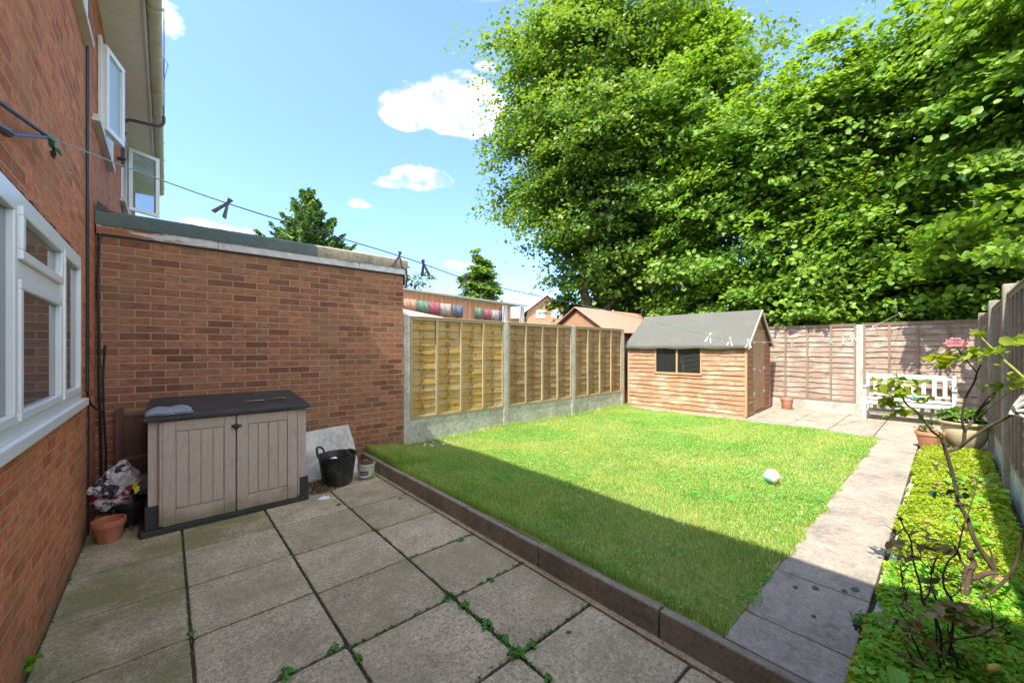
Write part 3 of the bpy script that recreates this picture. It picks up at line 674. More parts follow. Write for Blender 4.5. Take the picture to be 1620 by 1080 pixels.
# roof
sl_ = (RH-EH)/(D_/2); rb = MB(SM)
oh = .09; x0 = -oh; z0 = EH-oh*sl_+.035; xr = D_/2; zr = RH+.045; y0, y1 = -.07, L_+.06; th = .018
rb.hexa([(x0, y0, z0), (xr, y0, zr), (xr, y1, zr), (x0, y1, z0), (x0, y0, z0+th), (xr, y0, zr+th), (xr, y1, zr+th), (x0, y1, z0+th)])
rb.hexa([(xr, y0, zr), (D_+oh, y0, z0), (D_+oh, y1, z0), (xr, y1, zr), (xr, y0, zr+th), (D_+oh, y0, z0+th), (D_+oh, y1, z0+th), (xr, y1, zr+th)])
roof = rb.build('roof', M['felt_grey'], shed)
rb = MB(SM); # felt turn-down with sagging edge
vs = []; N_ = 40
for i in range(N_+1):
    y = y0-.003+(y1-y0+.006)*i/N_; vs += [(x0-.004, y, z0+th+.003), (x0-.012, y, z0-.01+.004*math.sin(i*.9)), (x0-.004, y, z0-.052+.008*math.sin(i*.55)+random.uniform(-.003, .003))]
rb.add(vs, [(i*3+j, i*3+3+j, i*3+4+j, i*3+1+j) for i in range(N_) for j in range(2)])
q = .46; rb.hexa([(x0-.004, y0-.004, z0+th+.001), (x0+q, y0-.004, z0+th+.001+q*sl_), (x0+q, y1+.004, z0+th+.001+q*sl_), (x0-.004, y1+.004, z0+th+.001)]+[(x0-.004, y0-.004, z0+th+.005), (x0+q, y0-.004, z0+th+.005+q*sl_), (x0+q, y1+.004, z0+th+.005+q*sl_), (x0-.004, y1+.004, z0+th+.005)])
rb.build('felt', M['felt_grey'], roof)
tb = MB(SM)
for s_ in (0, 1):
    xa, xb = (x0, xr) if s_ == 0 else (D_+oh, xr)
    tb.hexa([(xa, y0-.022, z0-.06), (xb, y0-.022, zr-.06), (xb, y0-.004, zr-.06), (xa, y0-.004, z0-.06), (xa, y0-.022, z0+.022), (xb, y0-.022, zr+.022), (xb, y0-.004, zr+.022), (xa, y0-.004, z0+.022)])
tb.build('barge_board', m_wood('pale_trim', (.60, .50, .40), (.45, .33, .24), 'x', 1, knots=False), shed)
# wire rack seen through the shed window
wm = m_plain('white_wire', (.8, .8, .78), .4)
rk = thing('clothes_airer', 'white wire rack leaning behind the right shed window pane', 'clothes airer', tuple(SM @ Vector((.10, .9, .85))), SA)
rw = MB(SM)
A = [(.06, 1.34, 1.22), (.06, .92, 1.30), (.06, .97, .80), (.06, 1.25, .80)]
rw.tube([A[3], A[0], A[1]], .011, 6); rw.tube([(.06, 1.22, .80), (.06, 1.30, 1.19)], .005, 6)
for t_ in (.25, .5, .75): rw.tube([(.06, 1.34-.09*t_, 1.22-.42*t_), (.06, .92, 1.30-.42*t_)], .0045, 5)
rw.build('wire_frame', wm, rk)
#@@PART2
# ------------------------------------------------------------------ trees
def leaf_arrays(C, N, S, asp=.78, fold=.25, droop=0.0, seedv=0):
    """C centres (n,3), N normals, S sizes -> vertices and quads (two per leaf)"""
    n = len(C); r = np.random.default_rng(seedv)
    N = N/np.linalg.norm(N, axis=1, keepdims=True)
    t = r.normal(size=(n, 3)); t[:, 2] -= droop; t -= N*np.sum(t*N, 1, keepdims=True); t /= np.linalg.norm(t, axis=1, keepdims=True)
    b = np.cross(N, t); S = S[:, None]
    base = C-t*S*.5; tip = C+t*S*.5-N*S*.08
    w = asp*.5
    l1 = C-t*S*.22+b*S*w+N*S*fold*.4; l2 = C+t*S*.18+b*S*w*.85+N*S*fold*.3
    r1 = C-t*S*.22-b*S*w+N*S*fold*.4; r2 = C+t*S*.18-b*S*w*.85+N*S*fold*.3
    V = np.stack([base, l1, l2, tip, r2, r1], 1).reshape(-1, 3)
    i = np.arange(n)[:, None]*6
    F = np.concatenate([i+np.array([[0, 3, 2, 1]]), i+np.array([[0, 5, 4, 3]])], 0)
    return V, F
def crown(name, blobs, n_tuft, per, leaf, m, parent, seedv=0, tuft=.45, flat=.4, up=.9, inner=.25, asp=.78, out=.8, clip=None, droop=.4, jit=.9):
    """blobs: (x,y,z,rx,ry,rz). Leaves sit in tufts (sprays) spread through the outer volume of the blobs."""
    r = np.random.default_rng(seedv); B = np.array(blobs, float)
    area = (B[:, 3]*B[:, 4]+B[:, 4]*B[:, 5]+B[:, 3]*B[:, 5]); k = r.choice(len(B), n_tuft, p=area/area.sum())
    nb = max(4, n_tuft//11); kb = r.choice(len(B), nb, p=area/area.sum()); db = r.normal(size=(nb, 3)); db /= np.linalg.norm(db, axis=1, keepdims=True)
    rb_ = np.where(r.random(nb) < inner, r.random(nb)**.5*.8, .95+.13*r.normal(size=nb)); lump = 1+.13*np.sin(db[:, 0]*7+kb)+.10*np.sin(db[:, 1]*9+2*kb)+.10*np.sin(db[:, 2]*8+3*kb)
    TB = B[kb, :3]+db*B[kb, 3:]*(rb_*lump)[:, None]; j = r.integers(0, nb, n_tuft); d = db[j]
    mr_ = np.min(B[kb[j], 3:], axis=1); sp_ = np.where(mr_ > 1.15, np.minimum(.5*mr_, .72), .24*mr_)[:, None]
    T = TB[j]+r.normal(size=(n_tuft, 3))*sp_*np.array([.75, .75, .30]); T[:, 2] -= .25*np.sum((T-TB[j])[:, :2]*d[:, :2], 1)
    sh = r.random(n_tuft) < .05; T[sh] += d[sh]*sp_[sh]*1.1+np.array([0, 0, .25])*sp_[sh]
    if clip is not None:
        ok = clip(T); T = T[ok]; d = d[ok]
    nT = len(T); ts = tuft*(.5+r.random(nT))
    cnt = per
    off = r.normal(size=(nT, cnt, 3)); off[:, :, 2] *= flat
    sl = d[:, None, :]*0+d[:, None, :]; # tilt spray: outward leaves hang lower
    C = T[:, None, :]+off*ts[:, None, None]*.6
    C[:, :, 2] -= (np.sum(off[:, :, :2]*d[:, None, :2], 2))*ts[:, None]*.30
    N = r.normal(size=(nT, cnt, 3))*jit*.5+d[:, None, :]*out*.6; N[:, :, 2] += up
    C = C.reshape(-1, 3); N = N.reshape(-1, 3); S = leaf*(.6+.7*r.random(len(C)))
    if clip is not None:
        ok = clip(C); C = C[ok]; N = N[ok]; S = S[ok]
    V, F = leaf_arrays(C, N, S, asp, droop=droop, seedv=seedv+1)
    return np_mesh(name, V, F, m, parent)
def limbs(mb, base, tip, r0, n=7, spread=2.0, rr=None, levels=2, wob=.15):
    rr = rr or random; base = Vector(base); tip = Vector(tip); pts = []; L = (tip-base).length
    for i in range(n+1):
        t = i/n; p = base.lerp(tip, t)
        if 0 < i < n: p += Vector((rr.uniform(-wob, wob), rr.uniform(-wob, wob), 0))*L*.12
        pts.append(p)
    mb.tube(pts, [r0*(1-.85*i/n) for i in range(n+1)], 9 if levels > 1 else 6)
    if levels > 0:
        for i in range(2, n):
            for _ in range(2):
                a = rr.uniform(0, 6.28); d = Vector((math.cos(a), math.sin(a), rr.uniform(.3, 1.0))).normalized()
                q = pts[i]; limbs(mb, q, q+d*spread*(1.15-.6*i/n)*rr.uniform(.7, 1.2), r0*(1-.85*i/n)*.45, 5, spread*.45, rr, levels-1, wob)

bark = m_bark('maple_bark', (.20, .165, .125), (.32, .29, .24)); bark2 = m_bark('lime_bark', (.15, .115, .08))
lf_maple = m_leaf('maple_leaf', (.06, .165, .036), (.20, .34, .06), trans=.42, yellow=(.32, .38, .05), size=.9)
lf_lime = m_leaf('lime_leaf', (.085, .22, .03), (.28, .44, .06), trans=.42, size=.8)
lf_lime2 = m_leaf('lime_leaf_b', (.07, .20, .03), (.25, .41, .055), trans=.42, size=1.1)
mt = thing('maple_tree', 'tall rounded maple tree with pale trunk rising behind the red-roofed shed', 'tree', (12.22, 9.2, 0))
tm = MB(); rr = random.Random(4)
limbs(tm, (12.22, 9.2, 0), (11.9, 9.5, 11.5), .24, 9, 3.6, rr, 2)
tm.build('trunk', bark, mt, smooth=True)
mb = [(12.5, 9.4, 11.0, 3.2, 3.2, 3.6), (11.5, 10.6, 8.9, 1.75, 1.75, 2.7), (12.6, 8.2, 8.2, 2.7, 2.7, 3.6), (12.1, 9.8, 12.2, 1.7, 1.7, 1.9), (13.2, 8.2, 13.2, 2.3, 2.3, 2.0), (14.2, 7.4, 10.6, 2.4, 2.4, 3.0),
      (11.4, 10.2, 7.3, 1.16, 1.16, 1.3), (13.2, 8.4, 5.6, 2.0, 2.0, 1.4), (12.2, 10.0, 14.2, 1.6, 1.6, 1.4), (14.7, 6.6, 12.4, 1.1, 1.1, 1.6), (12.0, 9.3, 6.3, 1.1, 1.1, .9)]
crown('crown', mb, 5600, 30, .135, lf_maple, mt, 5, tuft=.42, flat=.45, inner=.22)
tt = thing('maple_tree', 'slimmer two-stemmed maple just right of the pale maple trunk', 'tree', (12.95, 9.1, 0))
tm = MB(); limbs(tm, (12.95, 9.1, 0), (12.5, 9.35, 6.5), .13, 8, 1.6, rr, 1); tm.build('trunk', bark, tt, smooth=True); tm = MB(); limbs(tm, (13.9, 8.6, 0), (13.7, 8.9, 7.5), .20, 8, 2, rr, 1); tm.build('trunk', bark, tt, smooth=True)
crown('crown', [(13.4, 8.9, 5.3, 1.5, 1.5, 1.5), (13.6, 9.3, 3.6, 1.5, 1.5, 1.0), (14.6, 8.2, 4.0, 1.4, 1.4, 1.7)], 620, 22, .18, lf_maple, tt, 9, tuft=.4)
# limes behind the back fence
def cl(P):
    x, y, z = P[:, 0], P[:, 1], P[:, 2]; k = np.where((y > 1.75) & (y < 2.75), .55, np.where(y < .45, .2, 1.75))
    return ((x > 11.36) & (z > .2)) | (z > 2.13+np.clip(11.25-x, 0, 9)*k+.10*np.abs(np.sin(y*5.1)))
limes = [
 ('broad-leaved lime tree directly behind the garden shed roof', (13.1, 5.0), 10.6, [(13.0, 5.2, 8.4, 1.6, 1.6, 2.9), (12.9, 5.0, 4.6, 1.5, 1.9, 2.2), (12.5, 4.5, 2.6, 1.1, 1.9, .9), (13.3, 5.0, 10.9, .6, .6, 1.6), (12.8, 3.9, 6.6, 1.3, 1.3, 2.0), (13.6, 6.3, 6.2, 1.2, 1.2, 2.2), (14.2, 5.2, 2.6, 1.2, 2.0, 1.6), (12.3, 5.6, 2.6, .8, 1.0, 1.3), (12.2, 4.0, 2.7, .8, 1.2, 1.0)], lf_lime2),
 ('broad-leaved lime tree behind the fence between shed and concrete fence post', (13.3, 2.6), 8.5, [(13.3, 2.9, 6.6, 1.6, 1.7, 2.2), (12.7, 2.3, 4.2, 1.2, 1.6, 1.5), (12.2, 2.4, 2.7, .9, 1.3, .7), (11.15, 2.35, 2.5, .38, .6, .28), (11.2, 1.5, 2.45, .3, .5, .22), (13.2, 2.4, 8.2, 1.0, 1.1, 1.1), (14.2, 2.4, 3.0, 1.1, 1.6, 1.8), (12.0, 3.0, 2.5, .6, .9, .9), (12.0, 1.9, 2.5, .6, .8, .8)], lf_lime),
 ('leaning lime tree behind the fence above the left end of the white bench', (13.2, .9), 9.0, [(13.3, 1.0, 7.0, 1.7, 1.5, 2.3), (12.6, .8, 4.0, 1.2, 1.3, 1.4), (12.2, .7, 2.7, .85, 1.1, .6), (13.4, .6, 8.3, 1.1, 1.0, 1.0), (14.2, .6, 3.0, 1.1, 1.5, 1.8), (12.0, .9, 2.5, .6, .9, .8), (12.0, .1, 2.6, .6, .8, .8)], lf_lime2),
 ('tallest lime tree at the right, overhanging the white bench corner', (13.4, -.9), 10.0, [(13.3, -1.1, 7.6, 1.9, 1.7, 2.6), (11.9, -.75, 5.4, 1.3, 1.1, 1.3), (12.6, -1.0, 3.4, 1.2, 1.3, 1.3), (13.3, -1.4, 9.8, 1.3, 1.2, 1.4), (11.6, -1.4, 7.4, 1.2, 1.2, 1.2), (12.1, -.4, 2.75, .8, 1.0, .55), (9.9, -.35, 3.5, .75, .7, .6), (10.9, -.6, 3.8, .8, .7, .6), (13.8, -1.2, 3.0, 1.1, 1.6, 2.0), (12.6, -1.6, 2.6, 1.0, 1.0, .8), (12.0, -.8, 2.5, .6, .8, .8)], lf_lime),
 ('lime tree past the right-hand fence, its crown cut by the photo edge', (11.3, -2.6), 9.5, [(11.2, -2.6, 7.2, 1.9, 1.5, 2.6), (10.6, -2.2, 4.2, 1.4, 1.1, 1.6), (11.6, -2.8, 10.0, 1.6, 1.5, 1.5)], lf_lime2)]
for i, (lab, (x, y), h, bl, lm_) in enumerate(limes):
    t_ = thing('lime_tree', lab, 'tree', (x, y, 0), group='lime trees behind the back fence')
    tm = MB(); rr = random.Random(30+i); limbs(tm, (x, y, 0), (x+rr.uniform(-.4, .4), y+rr.uniform(-.5, .5), h*.9), .13, 9, 1.6, rr, 2, wob=.2); tm.build('trunk', bark2, t_, smooth=True)
    vol = sum(b[3]*b[5] for b in bl)
    crown('crown', bl, int(170*vol), 28, .118, lm_, t_, 40+i, tuft=.32, flat=.35, inner=.3, clip=cl, asp=.95, up=.75, out=1.0, jit=.8)
# distant trees
def conifer(mb_v, base, top, r, n, seedv): pass
nt_ = thing('conifer_tree', 'ragged conifer tree rising above the garage roof', 'tree', (6.0, 24.1, 0))
tm = MB(); tm.tube([(5.99, 24.1, 0), (6.0, 24.1, 6), (5.98, 24.12, 10.7)], [.3, .2, .03], 8); rr = random.Random(2)
r = np.random.default_rng(3); Cs = []; Ns = []
for k in range(120):
    h = 4.2+6.5*r.random()**.9; L = (10.9-h)*.50*(.65+.6*r.random())+.25; a = r.random()*6.283
    if h < 7.9: L = min(L*1.1, 3.0)
    dirv = np.array([math.cos(a), math.sin(a), .50+.35*(h-4)/6]); dirv /= np.linalg.norm(dirv)
    p0 = np.array([5.99, 24.1, h-.3]); p1 = p0+dirv*L
    if k % 3 == 0: tm.tube([tuple(p0), tuple(p0+dirv*L*.9)], [.05, .015], 5)
    m_ = int(85*L/1.6)+12
    tq = .2+.8*r.random(m_); w = .30*(1.08-tq)*min(1, L)
    c = p0+dirv*L*tq[:, None]+r.normal(size=(m_, 3))*w[:, None]*np.array([1, 1, .30]); c[:, 2] -= .35*L*(1-tq)*tq; Cs.append(c)
    Ns.append(r.normal(size=(m_, 3))*.6+np.array([0, 0, .8]))
tm.build('trunk', bark2, nt_, smooth=True)
C = np.concatenate(Cs); N = np.concatenate(Ns); V, F = leaf_arrays(C, N, .30*(.6+.8*r.random(len(C))), .35, seedv=4)
np_mesh('crown', V, F, m_leaf('conifer_leaf', (.04, .12, .05), (.16, .29, .07), trans=.25, yellow=(.26, .34, .05), size=.5), nt_)
it = thing('cypress_tree', 'narrow conical ivy-clad tree left of the far gabled house', 'tree', (15.0, 20.2, 0))
tm = MB(); tm.tube([(15, 20.2, 0), (15, 20.2, 7.9)], [.2, .02], 8); tm.build('trunk', bark2, it)
crown('crown', [(15, 20.2, 3.8, 1.15, 1.15, 2.4), (15.1, 20.1, 5.6, .95, .95, 1.3), (14.9, 20.3, 6.7, .62, .62, 1.0), (15, 20.2, 7.6, .22, .22, .65)], 800, 22, .17, m_leaf('cypress_leaf', (.09, .19, .02), (.22, .36, .05), trans=.35, size=.6), it, 61, tuft=.22, inner=.2)
st_ = thing('small_tree', 'small sparse tree just beyond the garage corner', 'tree', (9.3, 18.5, 0))
tm = MB(); limbs(tm, (9.3, 18.5, 0), (9.3, 18.5, 4.8), .08, 6, .8, random.Random(8), 1); tm.build('trunk', bark2, st_)
crown('crown', [(9.5, 18.3, 4.4, 1.0, 1.0, 1.1)], 160, 12, .14, m_leaf('thin_leaf', (.07, .12, .03), (.17, .21, .06), trans=.4), st_, 66, tuft=.3)
bs = thing('garden_shrub', 'yellow-green shrub in front of the far gabled house', 'shrub', (9.8, 9.3, 0))
tm = MB(); limbs(tm, (9.8, 9.3, 0), (9.8, 9.3, 2.2), .06, 6, .7, random.Random(9), 1); tm.build('stem', bark2, bs)
crown('crown', [(9.7, 9.5, 1.9, .9, .9, .72), (10.6, 8.8, 1.8, .7, .7, .6)], 420, 16, .075, m_leaf('shrub_leaf', (.10, .16, .025), (.26, .27, .06), trans=.4, size=2), bs, 67, tuft=.16)

# ------------------------------------------------------------------ things beyond the left fence
fh = thing('gabled_house', 'distant orange brick house with white-edged gable beside the maple', 'house', (38, 33.5, 0), 0)
gv = Vector((.7466, -.6652, 0)); gd = Vector((.6652, .7466, 0)); g0 = Vector((34.6, 36.2, 0))
def gp(u, d, z): p = g0+gv*u+gd*d; return (p.x, p.y, z)
mb = MB(); mb.prism([gp(.25, 0, -.1), gp(5.6, 0, -.1), gp(5.6, 0, 6.5), gp(2.75, 0, 8.3), gp(.25, 0, 6.6)], tuple(gd*8)); mb.build('wall', M['brick_far'], fh)
rm = m_plain('far_roof_tiles', (.20, .17, .15), .9, .2, 2, .3)
mb = MB()
for a, b in (((-.2, 6.28), (2.75, 8.52)), ((2.75, 8.52), (6.0, 6.2))):
    p = [gp(a[0], -.3, a[1]), gp(b[0], -.3, b[1]), gp(b[0], 8, b[1]), gp(a[0], 8, a[1])]; mb.hexa(p+[(q_[0], q_[1], q_[2]+.16) for q_ in p])
mb.build('roof', rm, fh)
mb = MB()
for a, b in (((-.25, 6.2), (2.75, 8.46)), ((2.75, 8.46), (6.05, 6.12))):
    mb.hexa([gp(a[0], -.42, a[1]), gp(b[0], -.42, b[1]), gp(b[0], -.31, b[1]), gp(a[0], -.31, a[1]), gp(a[0], -.42, a[1]+.2), gp(b[0], -.42, b[1]+.2), gp(b[0], -.31, b[1]+.2), gp(a[0], -.31, a[1]+.2)])
mb.build('barge_board', M['upvc'], fh)
for u0 in (1.35, 3.35):
    mb = MB(); 
    for a in ((u0, 0, 5.55, u0+1.15, 6.55),):
        p = [gp(a[0], -.06, a[2]), gp(a[3], -.06, a[2]), gp(a[3], -.001, a[2]), gp(a[0], -.001, a[2])]; mb.hexa(p+[(q_[0], q_[1], a[4]) for q_ in p])
    w = mb.build('window', M['upvc'], fh)
    for k in range(2):
        a = u0+.08+k*.53; mb = MB(); p = [gp(a, -.08, 5.65), gp(a+.46, -.08, 5.65), gp(a+.46, -.062, 5.65), gp(a, -.062, 5.65)]; mb.hexa(p+[(q_[0], q_[1], 6.45) for q_ in p]); mb.build('pane', M['glass_frost'], w)
nh = thing('distant_house', 'distant house with plain pale tiled roof left of the gabled house', 'house', (36, 40, 0))
def hp(u, d, z): p = Vector((35.5, 41.2, 0))+gv*u+gd*d; return (p.x, p.y, z)
mb = MB(); p = [hp(-.2, 0, 0), hp(7, 0, 0), hp(7, 6, 0), hp(-.2, 6, 0)]; mb.hexa(p+[(a, b, 6.0) for a, b, c in p]); mb.build('wall', M['brick_far'], nh)
mb = MB(); mb.add([hp(-.6, -.4, 5.8), hp(7.4, -.4, 5.8), hp(6.4, 3, 7.45), hp(.4, 3, 7.45), hp(-.6, 6.4, 5.8), hp(7.4, 6.4, 5.8)], [(0,1,2,3),(0,3,4),(1,5,2),(3,2,5,4),(0,4,5,1)]); mb.build('roof', m_plain('pale_roof_tiles', (.38, .27, .21), .9, .2, 3, .3), nh)
# neighbour's lean-to with bunting behind clear sheet
lt = thing('lean_to', 'neighbouring orange board lean-to topped by clear corrugated sheet', 'lean-to', (3, 6.85, 0))
n = NT('orange_boards'); v = n.co(); sx = n.n('ShaderNodeSeparateXYZ'); n.l(v, sx.inputs[0])
bd = n.noise(n.map(v, (9, .1, .35)), 2.2, 3, .6); n.fin(n.ramp(bd, [(.3, (.40, .17, .07)), (.5, (.62, .32, .17)), (.7, (.66, .47, .36))]), .7); 
mb = MB()
q = 2.7
while q < 6.0: mb.box((q, 6.85, 0), (q+.118, 6.875+random.uniform(0, .01), 2.66-.028*(q-3.2))); q += .12
mb.build('board_wall', n.m, lt)
mb = MB(); vs = []; NN = 120
for i in range(NN+1):
    x = 2.7+3.75*i/NN; zt = 2.70-.028*(x-3.2); w = .014*math.sin(i*2.1); vs += [(x, 6.72, zt+w), (x, 8.2, zt+.02+w)]
mb.add(vs, [(2*i, 2*i+2, 2*i+3, 2*i+1) for i in range(NN)]); mb.build('corrugated_roof', M['glass_clear'], lt)
mb = MB(); mb.add([(2.7, 6.66, 2.675), (6.46, 6.66, 2.57), (6.46, 6.70, 2.57), (2.7, 6.70, 2.675), (2.7, 6.66, 2.70), (6.46, 6.66, 2.595), (6.46, 6.70, 2.595), (2.7, 6.70, 2.70)], [(0,3,2,1),(4,5,6,7),(0,1,5,4),(1,2,6,5),(2,3,7,6),(3,0,4,7)]); mb.build('edge_rail', m_plain('pale_edge', (.6, .58, .56), .5), lt)
mb = MB(); mb.box((5.72, 6.67, 0), (5.80, 6.75, 2.55)); mb.build('post', M['paintwhite'], lt); mb = MB(); mb.box((6.25, 6.67, 0), (6.33, 6.75, 2.56)); mb.build('post', M['paintwhite'], lt)
mb = MB(); mb.hexa([(2.8, 6.0, 2.10), (3.9, 6.0, 2.06), (4.1, 6.5, 2.14), (2.8, 6.5, 2.30), (2.8, 6.0, 2.13), (3.9, 6.0, 2.08), (4.1, 6.5, 2.16), (2.8, 6.5, 2.33)]); mb.hexa([(2.8, 6.02, 0), (4.0, 6.02, 0), (4.1, 6.4, 0), (2.8, 6.4, 0), (2.8, 6.02, 2.10), (3.9, 6.02, 2.06), (4.0, 6.4, 2.13), (2.8, 6.4, 2.25)])
tag(mb.build('playhouse_roof', m_plain('pink_panel', (.66, .42, .38), .6, .1, 4)), 'pale pink sloping panel peeping over the fence beside the garage', 'panel')
cols = [((.10, .30, .16), 'green'), ((.50, .06, .10), 'red'), ((.58, .50, .46), 'grey-white'), ((.12, .14, .26), 'navy'), ((.72, .36, .18), 'orange')]
seq = [(3.60, 0), (3.86, 1), (4.13, 2), (4.42, 3), (4.99, 0), (5.22, 1), (5.44, 2), (5.62, 3), (3.34, 4)]
for i, (x, c) in enumerate(seq):
    cc, nm = cols[c]; zt = 2.50-.033*(x-3.6); w = .262 if i < 4 or i == 8 else .205; mb = MB(); N_ = 8; vs = []
    for k in range(N_+1):
        xx = x+w*k/N_; yy = 6.80+.010*math.sin(k*1.4+i); vs += [(xx, yy, zt), (xx, yy+.006*math.sin(k), zt-.235)]
    mb.add(vs, [(2*k, 2*k+2, 2*k+3, 2*k+1) for k in range(N_)]); o = mb.build('cloth_flag', m_plain('flag_'+nm.replace('-', '_'), tuple(.75*c_+.12 for c_ in cc), .9, .15, 30), smooth=True)
    sm = o.modifiers.new('thick', 'SOLIDIFY'); sm.thickness = .003
    tag(o, (f'square {nm} cloth flag in the ' + ('left' if i < 4 or i == 8 else 'right') + ' group hanging on the orange lean-to'), 'flag', 'cloth flags on the lean-to')
# red felt shed next door
rs = thing('garden_shed', 'neighbouring shed with red felt roof peeping over the fence', 'shed', (9.2, 6.2, 0))
mb = MB(); mb.prism([(8.45, 5.85, 0), (8.45, 7.75, 0), (8.45, 7.75, 2.0), (8.45, 6.8, 2.62), (8.45, 5.85, 2.0)], (3.1, 0, 0)); mb.build('wall', w_shedx, rs)
mb = MB(); mb.hexa([(8.35, 5.72, 1.98), (11.65, 5.72, 1.98), (11.65, 6.8, 2.70), (8.35, 6.8, 2.70), (8.35, 5.72, 2.0), (11.65, 5.72, 2.0), (11.65, 6.8, 2.72), (8.35, 6.8, 2.72)])
mb.hexa([(8.35, 6.8, 2.70), (11.65, 6.8, 2.70), (11.65, 7.9, 1.98), (8.35, 7.9, 1.98), (8.35, 6.8, 2.72), (11.65, 6.8, 2.72), (11.65, 7.9, 2.0), (8.35, 7.9, 2.0)])
mb.build('roof', M['felt_red'], rs)

# ------------------------------------------------------------------ storage box against the garage wall
bx = thing('storage_box', 'low beige plastic storage cupboard with charcoal lid against the garage wall', 'storage box', (.5, 4.7, 0))
n = NT('beige_plastic'); v = n.co(); gr = n.noise(n.map(v, (26, 26, 2.2)), 2.4, 6, .65, 1.8)
col = n.ramp(gr, [(.3, (.42, .35, .29)), (.55, (.53, .45, .38)), (.75, (.59, .51, .44))])
sx = n.n('ShaderNodeSeparateXYZ'); n.l(v, sx.inputs[0])
dz = n.math('ADD', sx.outputs[2], n.math('MULTIPLY', n.noise(v, 5, 6), .5)); col = n.mix(n.ramp(dz, [(.30, .75), (.48, 0)]), col, (.19, .17, .09))
col = n.mix(n.ramp(n.noise(v, 8, 8, .7), [(.55, 0), (.75, .45)]), col, (.27, .235, .175))
beige = n.fin(col, .62, n.bump(gr, .35, .003), spec=.3)
char = m_plain('charcoal_plastic', (.038, .037, .036), .6, .25, 40, .3, dirt=(.08, .078, .07), dscale=6)
fy = 4.44; bk = 5.12; xl, xrr = -.085, 1.055
mb = MB(); mb.box((xl+.02, fy+.03, .05), (xrr-.02, bk, .955)); mb.build('cabinet', beige, bx)
mb = MB()
mb.prism([(xl-.07, fy-.055, .0), (xrr+.05, fy-.03, .0), (xrr+.07, fy+.10, .0), (xrr+.07, bk, .0), (xl-.09, bk, .0), (xl-.09, fy+.02, .0)], (0, 0, .05))
mb.box((xl-.05, fy-.012, .05), (xl+.058, fy+.20, .24)); mb.box((xrr-.058, fy-.012, .05), (xrr+.05, fy+.20, .24)); mb.build('base', char, bx, bevel=.006)
for s_, (a, b) in enumerate(((xl-.03, xl+.085), (xrr-.085, xrr+.03))):
    mb = MB(); mb.box((a, fy-.004, .241), (b, fy+.03, .955)); mb.box((a+.0, fy+.031, .241), (a+.03 if s_ == 0 else b, bk-.01, .95)) if s_ == 0 else mb.box((b-.03, fy+.031, .241), (b, bk-.01, .95))
    mb.build('side_panel', beige, bx, bevel=.004)
for s_, (a, b) in enumerate(((xl+.06, .482), (.492, xrr-.06))):
    d = MB(); y0 = fy-.034; y1 = fy-.008; st = .085
    d.box((a, y0, .055), (a+st, y1, .945)); d.box((b-st, y0, .055), (b, y1, .945))
    d.box((a+st+.001, y0+.002, .055), (b-st-.001, y1, .185)); d.box((a+st+.001, y0+.002, .855), (b-st-.001, y1, .945))
    w = (b-a-2*st)/4
    for k in range(4): d.box((a+st+w*k+.0045, y0+.006, .193), (a+st+w*(k+1)-.0045, y1, .847))
    d.box((a+st, y0+.016, .186), (b-st, y1-.001, .854))
    dr = d.build('door', beige, bx, bevel=.0035)
    h = MB(); hx = a-.012 if s_ == 0 else b+.012
    h.tube([(hx, y0+.006, .07), (hx, y0+.006, .93)], .011, 8); h.build('hinge', beige, dr, smooth=True)
lm = MB()
def lid_pt(x, y, z): return (x, y, z)
lm.prism([(xl-.05, fy-.065, .955), (xrr+.05, fy-.065, .955), (xrr+.055, bk, 1.0), (xl-.055, bk, 1.0)], (0, 0, .028))
X0, X1, Y0, Y1 = xl-.058, xrr+.058, fy-.075, bk
lm = MB(); lm.hexa([(X0, Y0, .957), (X1, Y0, .957), (X1, Y1, .965), (X0, Y1, .965), (X0, Y0, .990), (X1, Y0, .990), (X1-.03, Y1, 1.085), (X0+.03, Y1, 1.085)])
lm.hexa([(X0+.05, Y0+.03, .9905), (X1-.10, Y0+.03, .9905), (X1-.14, Y1-.02, 1.08), (X0+.08, Y1-.02, 1.08), (X0+.055, Y0+.035, 1.001), (X1-.105, Y0+.035, 1.001), (X1-.145, Y1-.025, 1.091), (X0+.085, Y1-.025, 1.091)])
lm.build('lid', char, bx, bevel=.007)
MB().tube([(.455, fy-.04, .855), (.475, fy-.062, .845), (.50, fy-.06, .85), (.525, fy-.04, .845)], .010, 7).box((.47, fy-.06, .825), (.505, fy-.036, .865)).build('latch', M['black'], bx, bevel=.002)
sl2 = (1.091-1.001)/(Y1-Y0-.07)
def lidz(y): return 1.001+(y-Y0-.035)*sl2
# folded cloth
cm = m_plain('grey_blue_cloth', (.26, .29, .34), .95, .2, 90, .5, dirt=(.15, .17, .21), dscale=14)
for k in range(1):
    N1, N2 = 26, 18; Vc = []
    for i in range(N1):
        for j in range(N2):
            u = i/(N1-1); w = j/(N2-1); x = -.13+.30*u+.012*math.sin(w*9)+.05*w*(1-2*u)*.1; y = 4.395+.20*w+.008*math.sin(u*11)
            edge = min(u, 1-u, w, 1-w); z = lidz(max(y, 4.40))+.004+.026*min(1, edge*9)+.004*math.sin(u*14+w*5)+.003*math.sin(w*21+u*3); Vc.append((x, y, z))
    mb = MB(); mb.add(Vc, [(i*N2+j, (i+1)*N2+j, (i+1)*N2+j+1, i*N2+j+1) for i in range(N1-1) for j in range(N2-1)])
    for e_ in range(3): mb.tube([(-.128+.3*q_, 4.391+.008*math.sin(q_*11)-.003*e_, lidz(4.4)+.004+.008*e_) for q_ in [i/12 for i in range(13)]], .005, 5)
    tag(mb.build('folded_cloth', cm, smooth=True), 'folded grey-blue cloth on the left end of the cupboard lid', 'cloth')
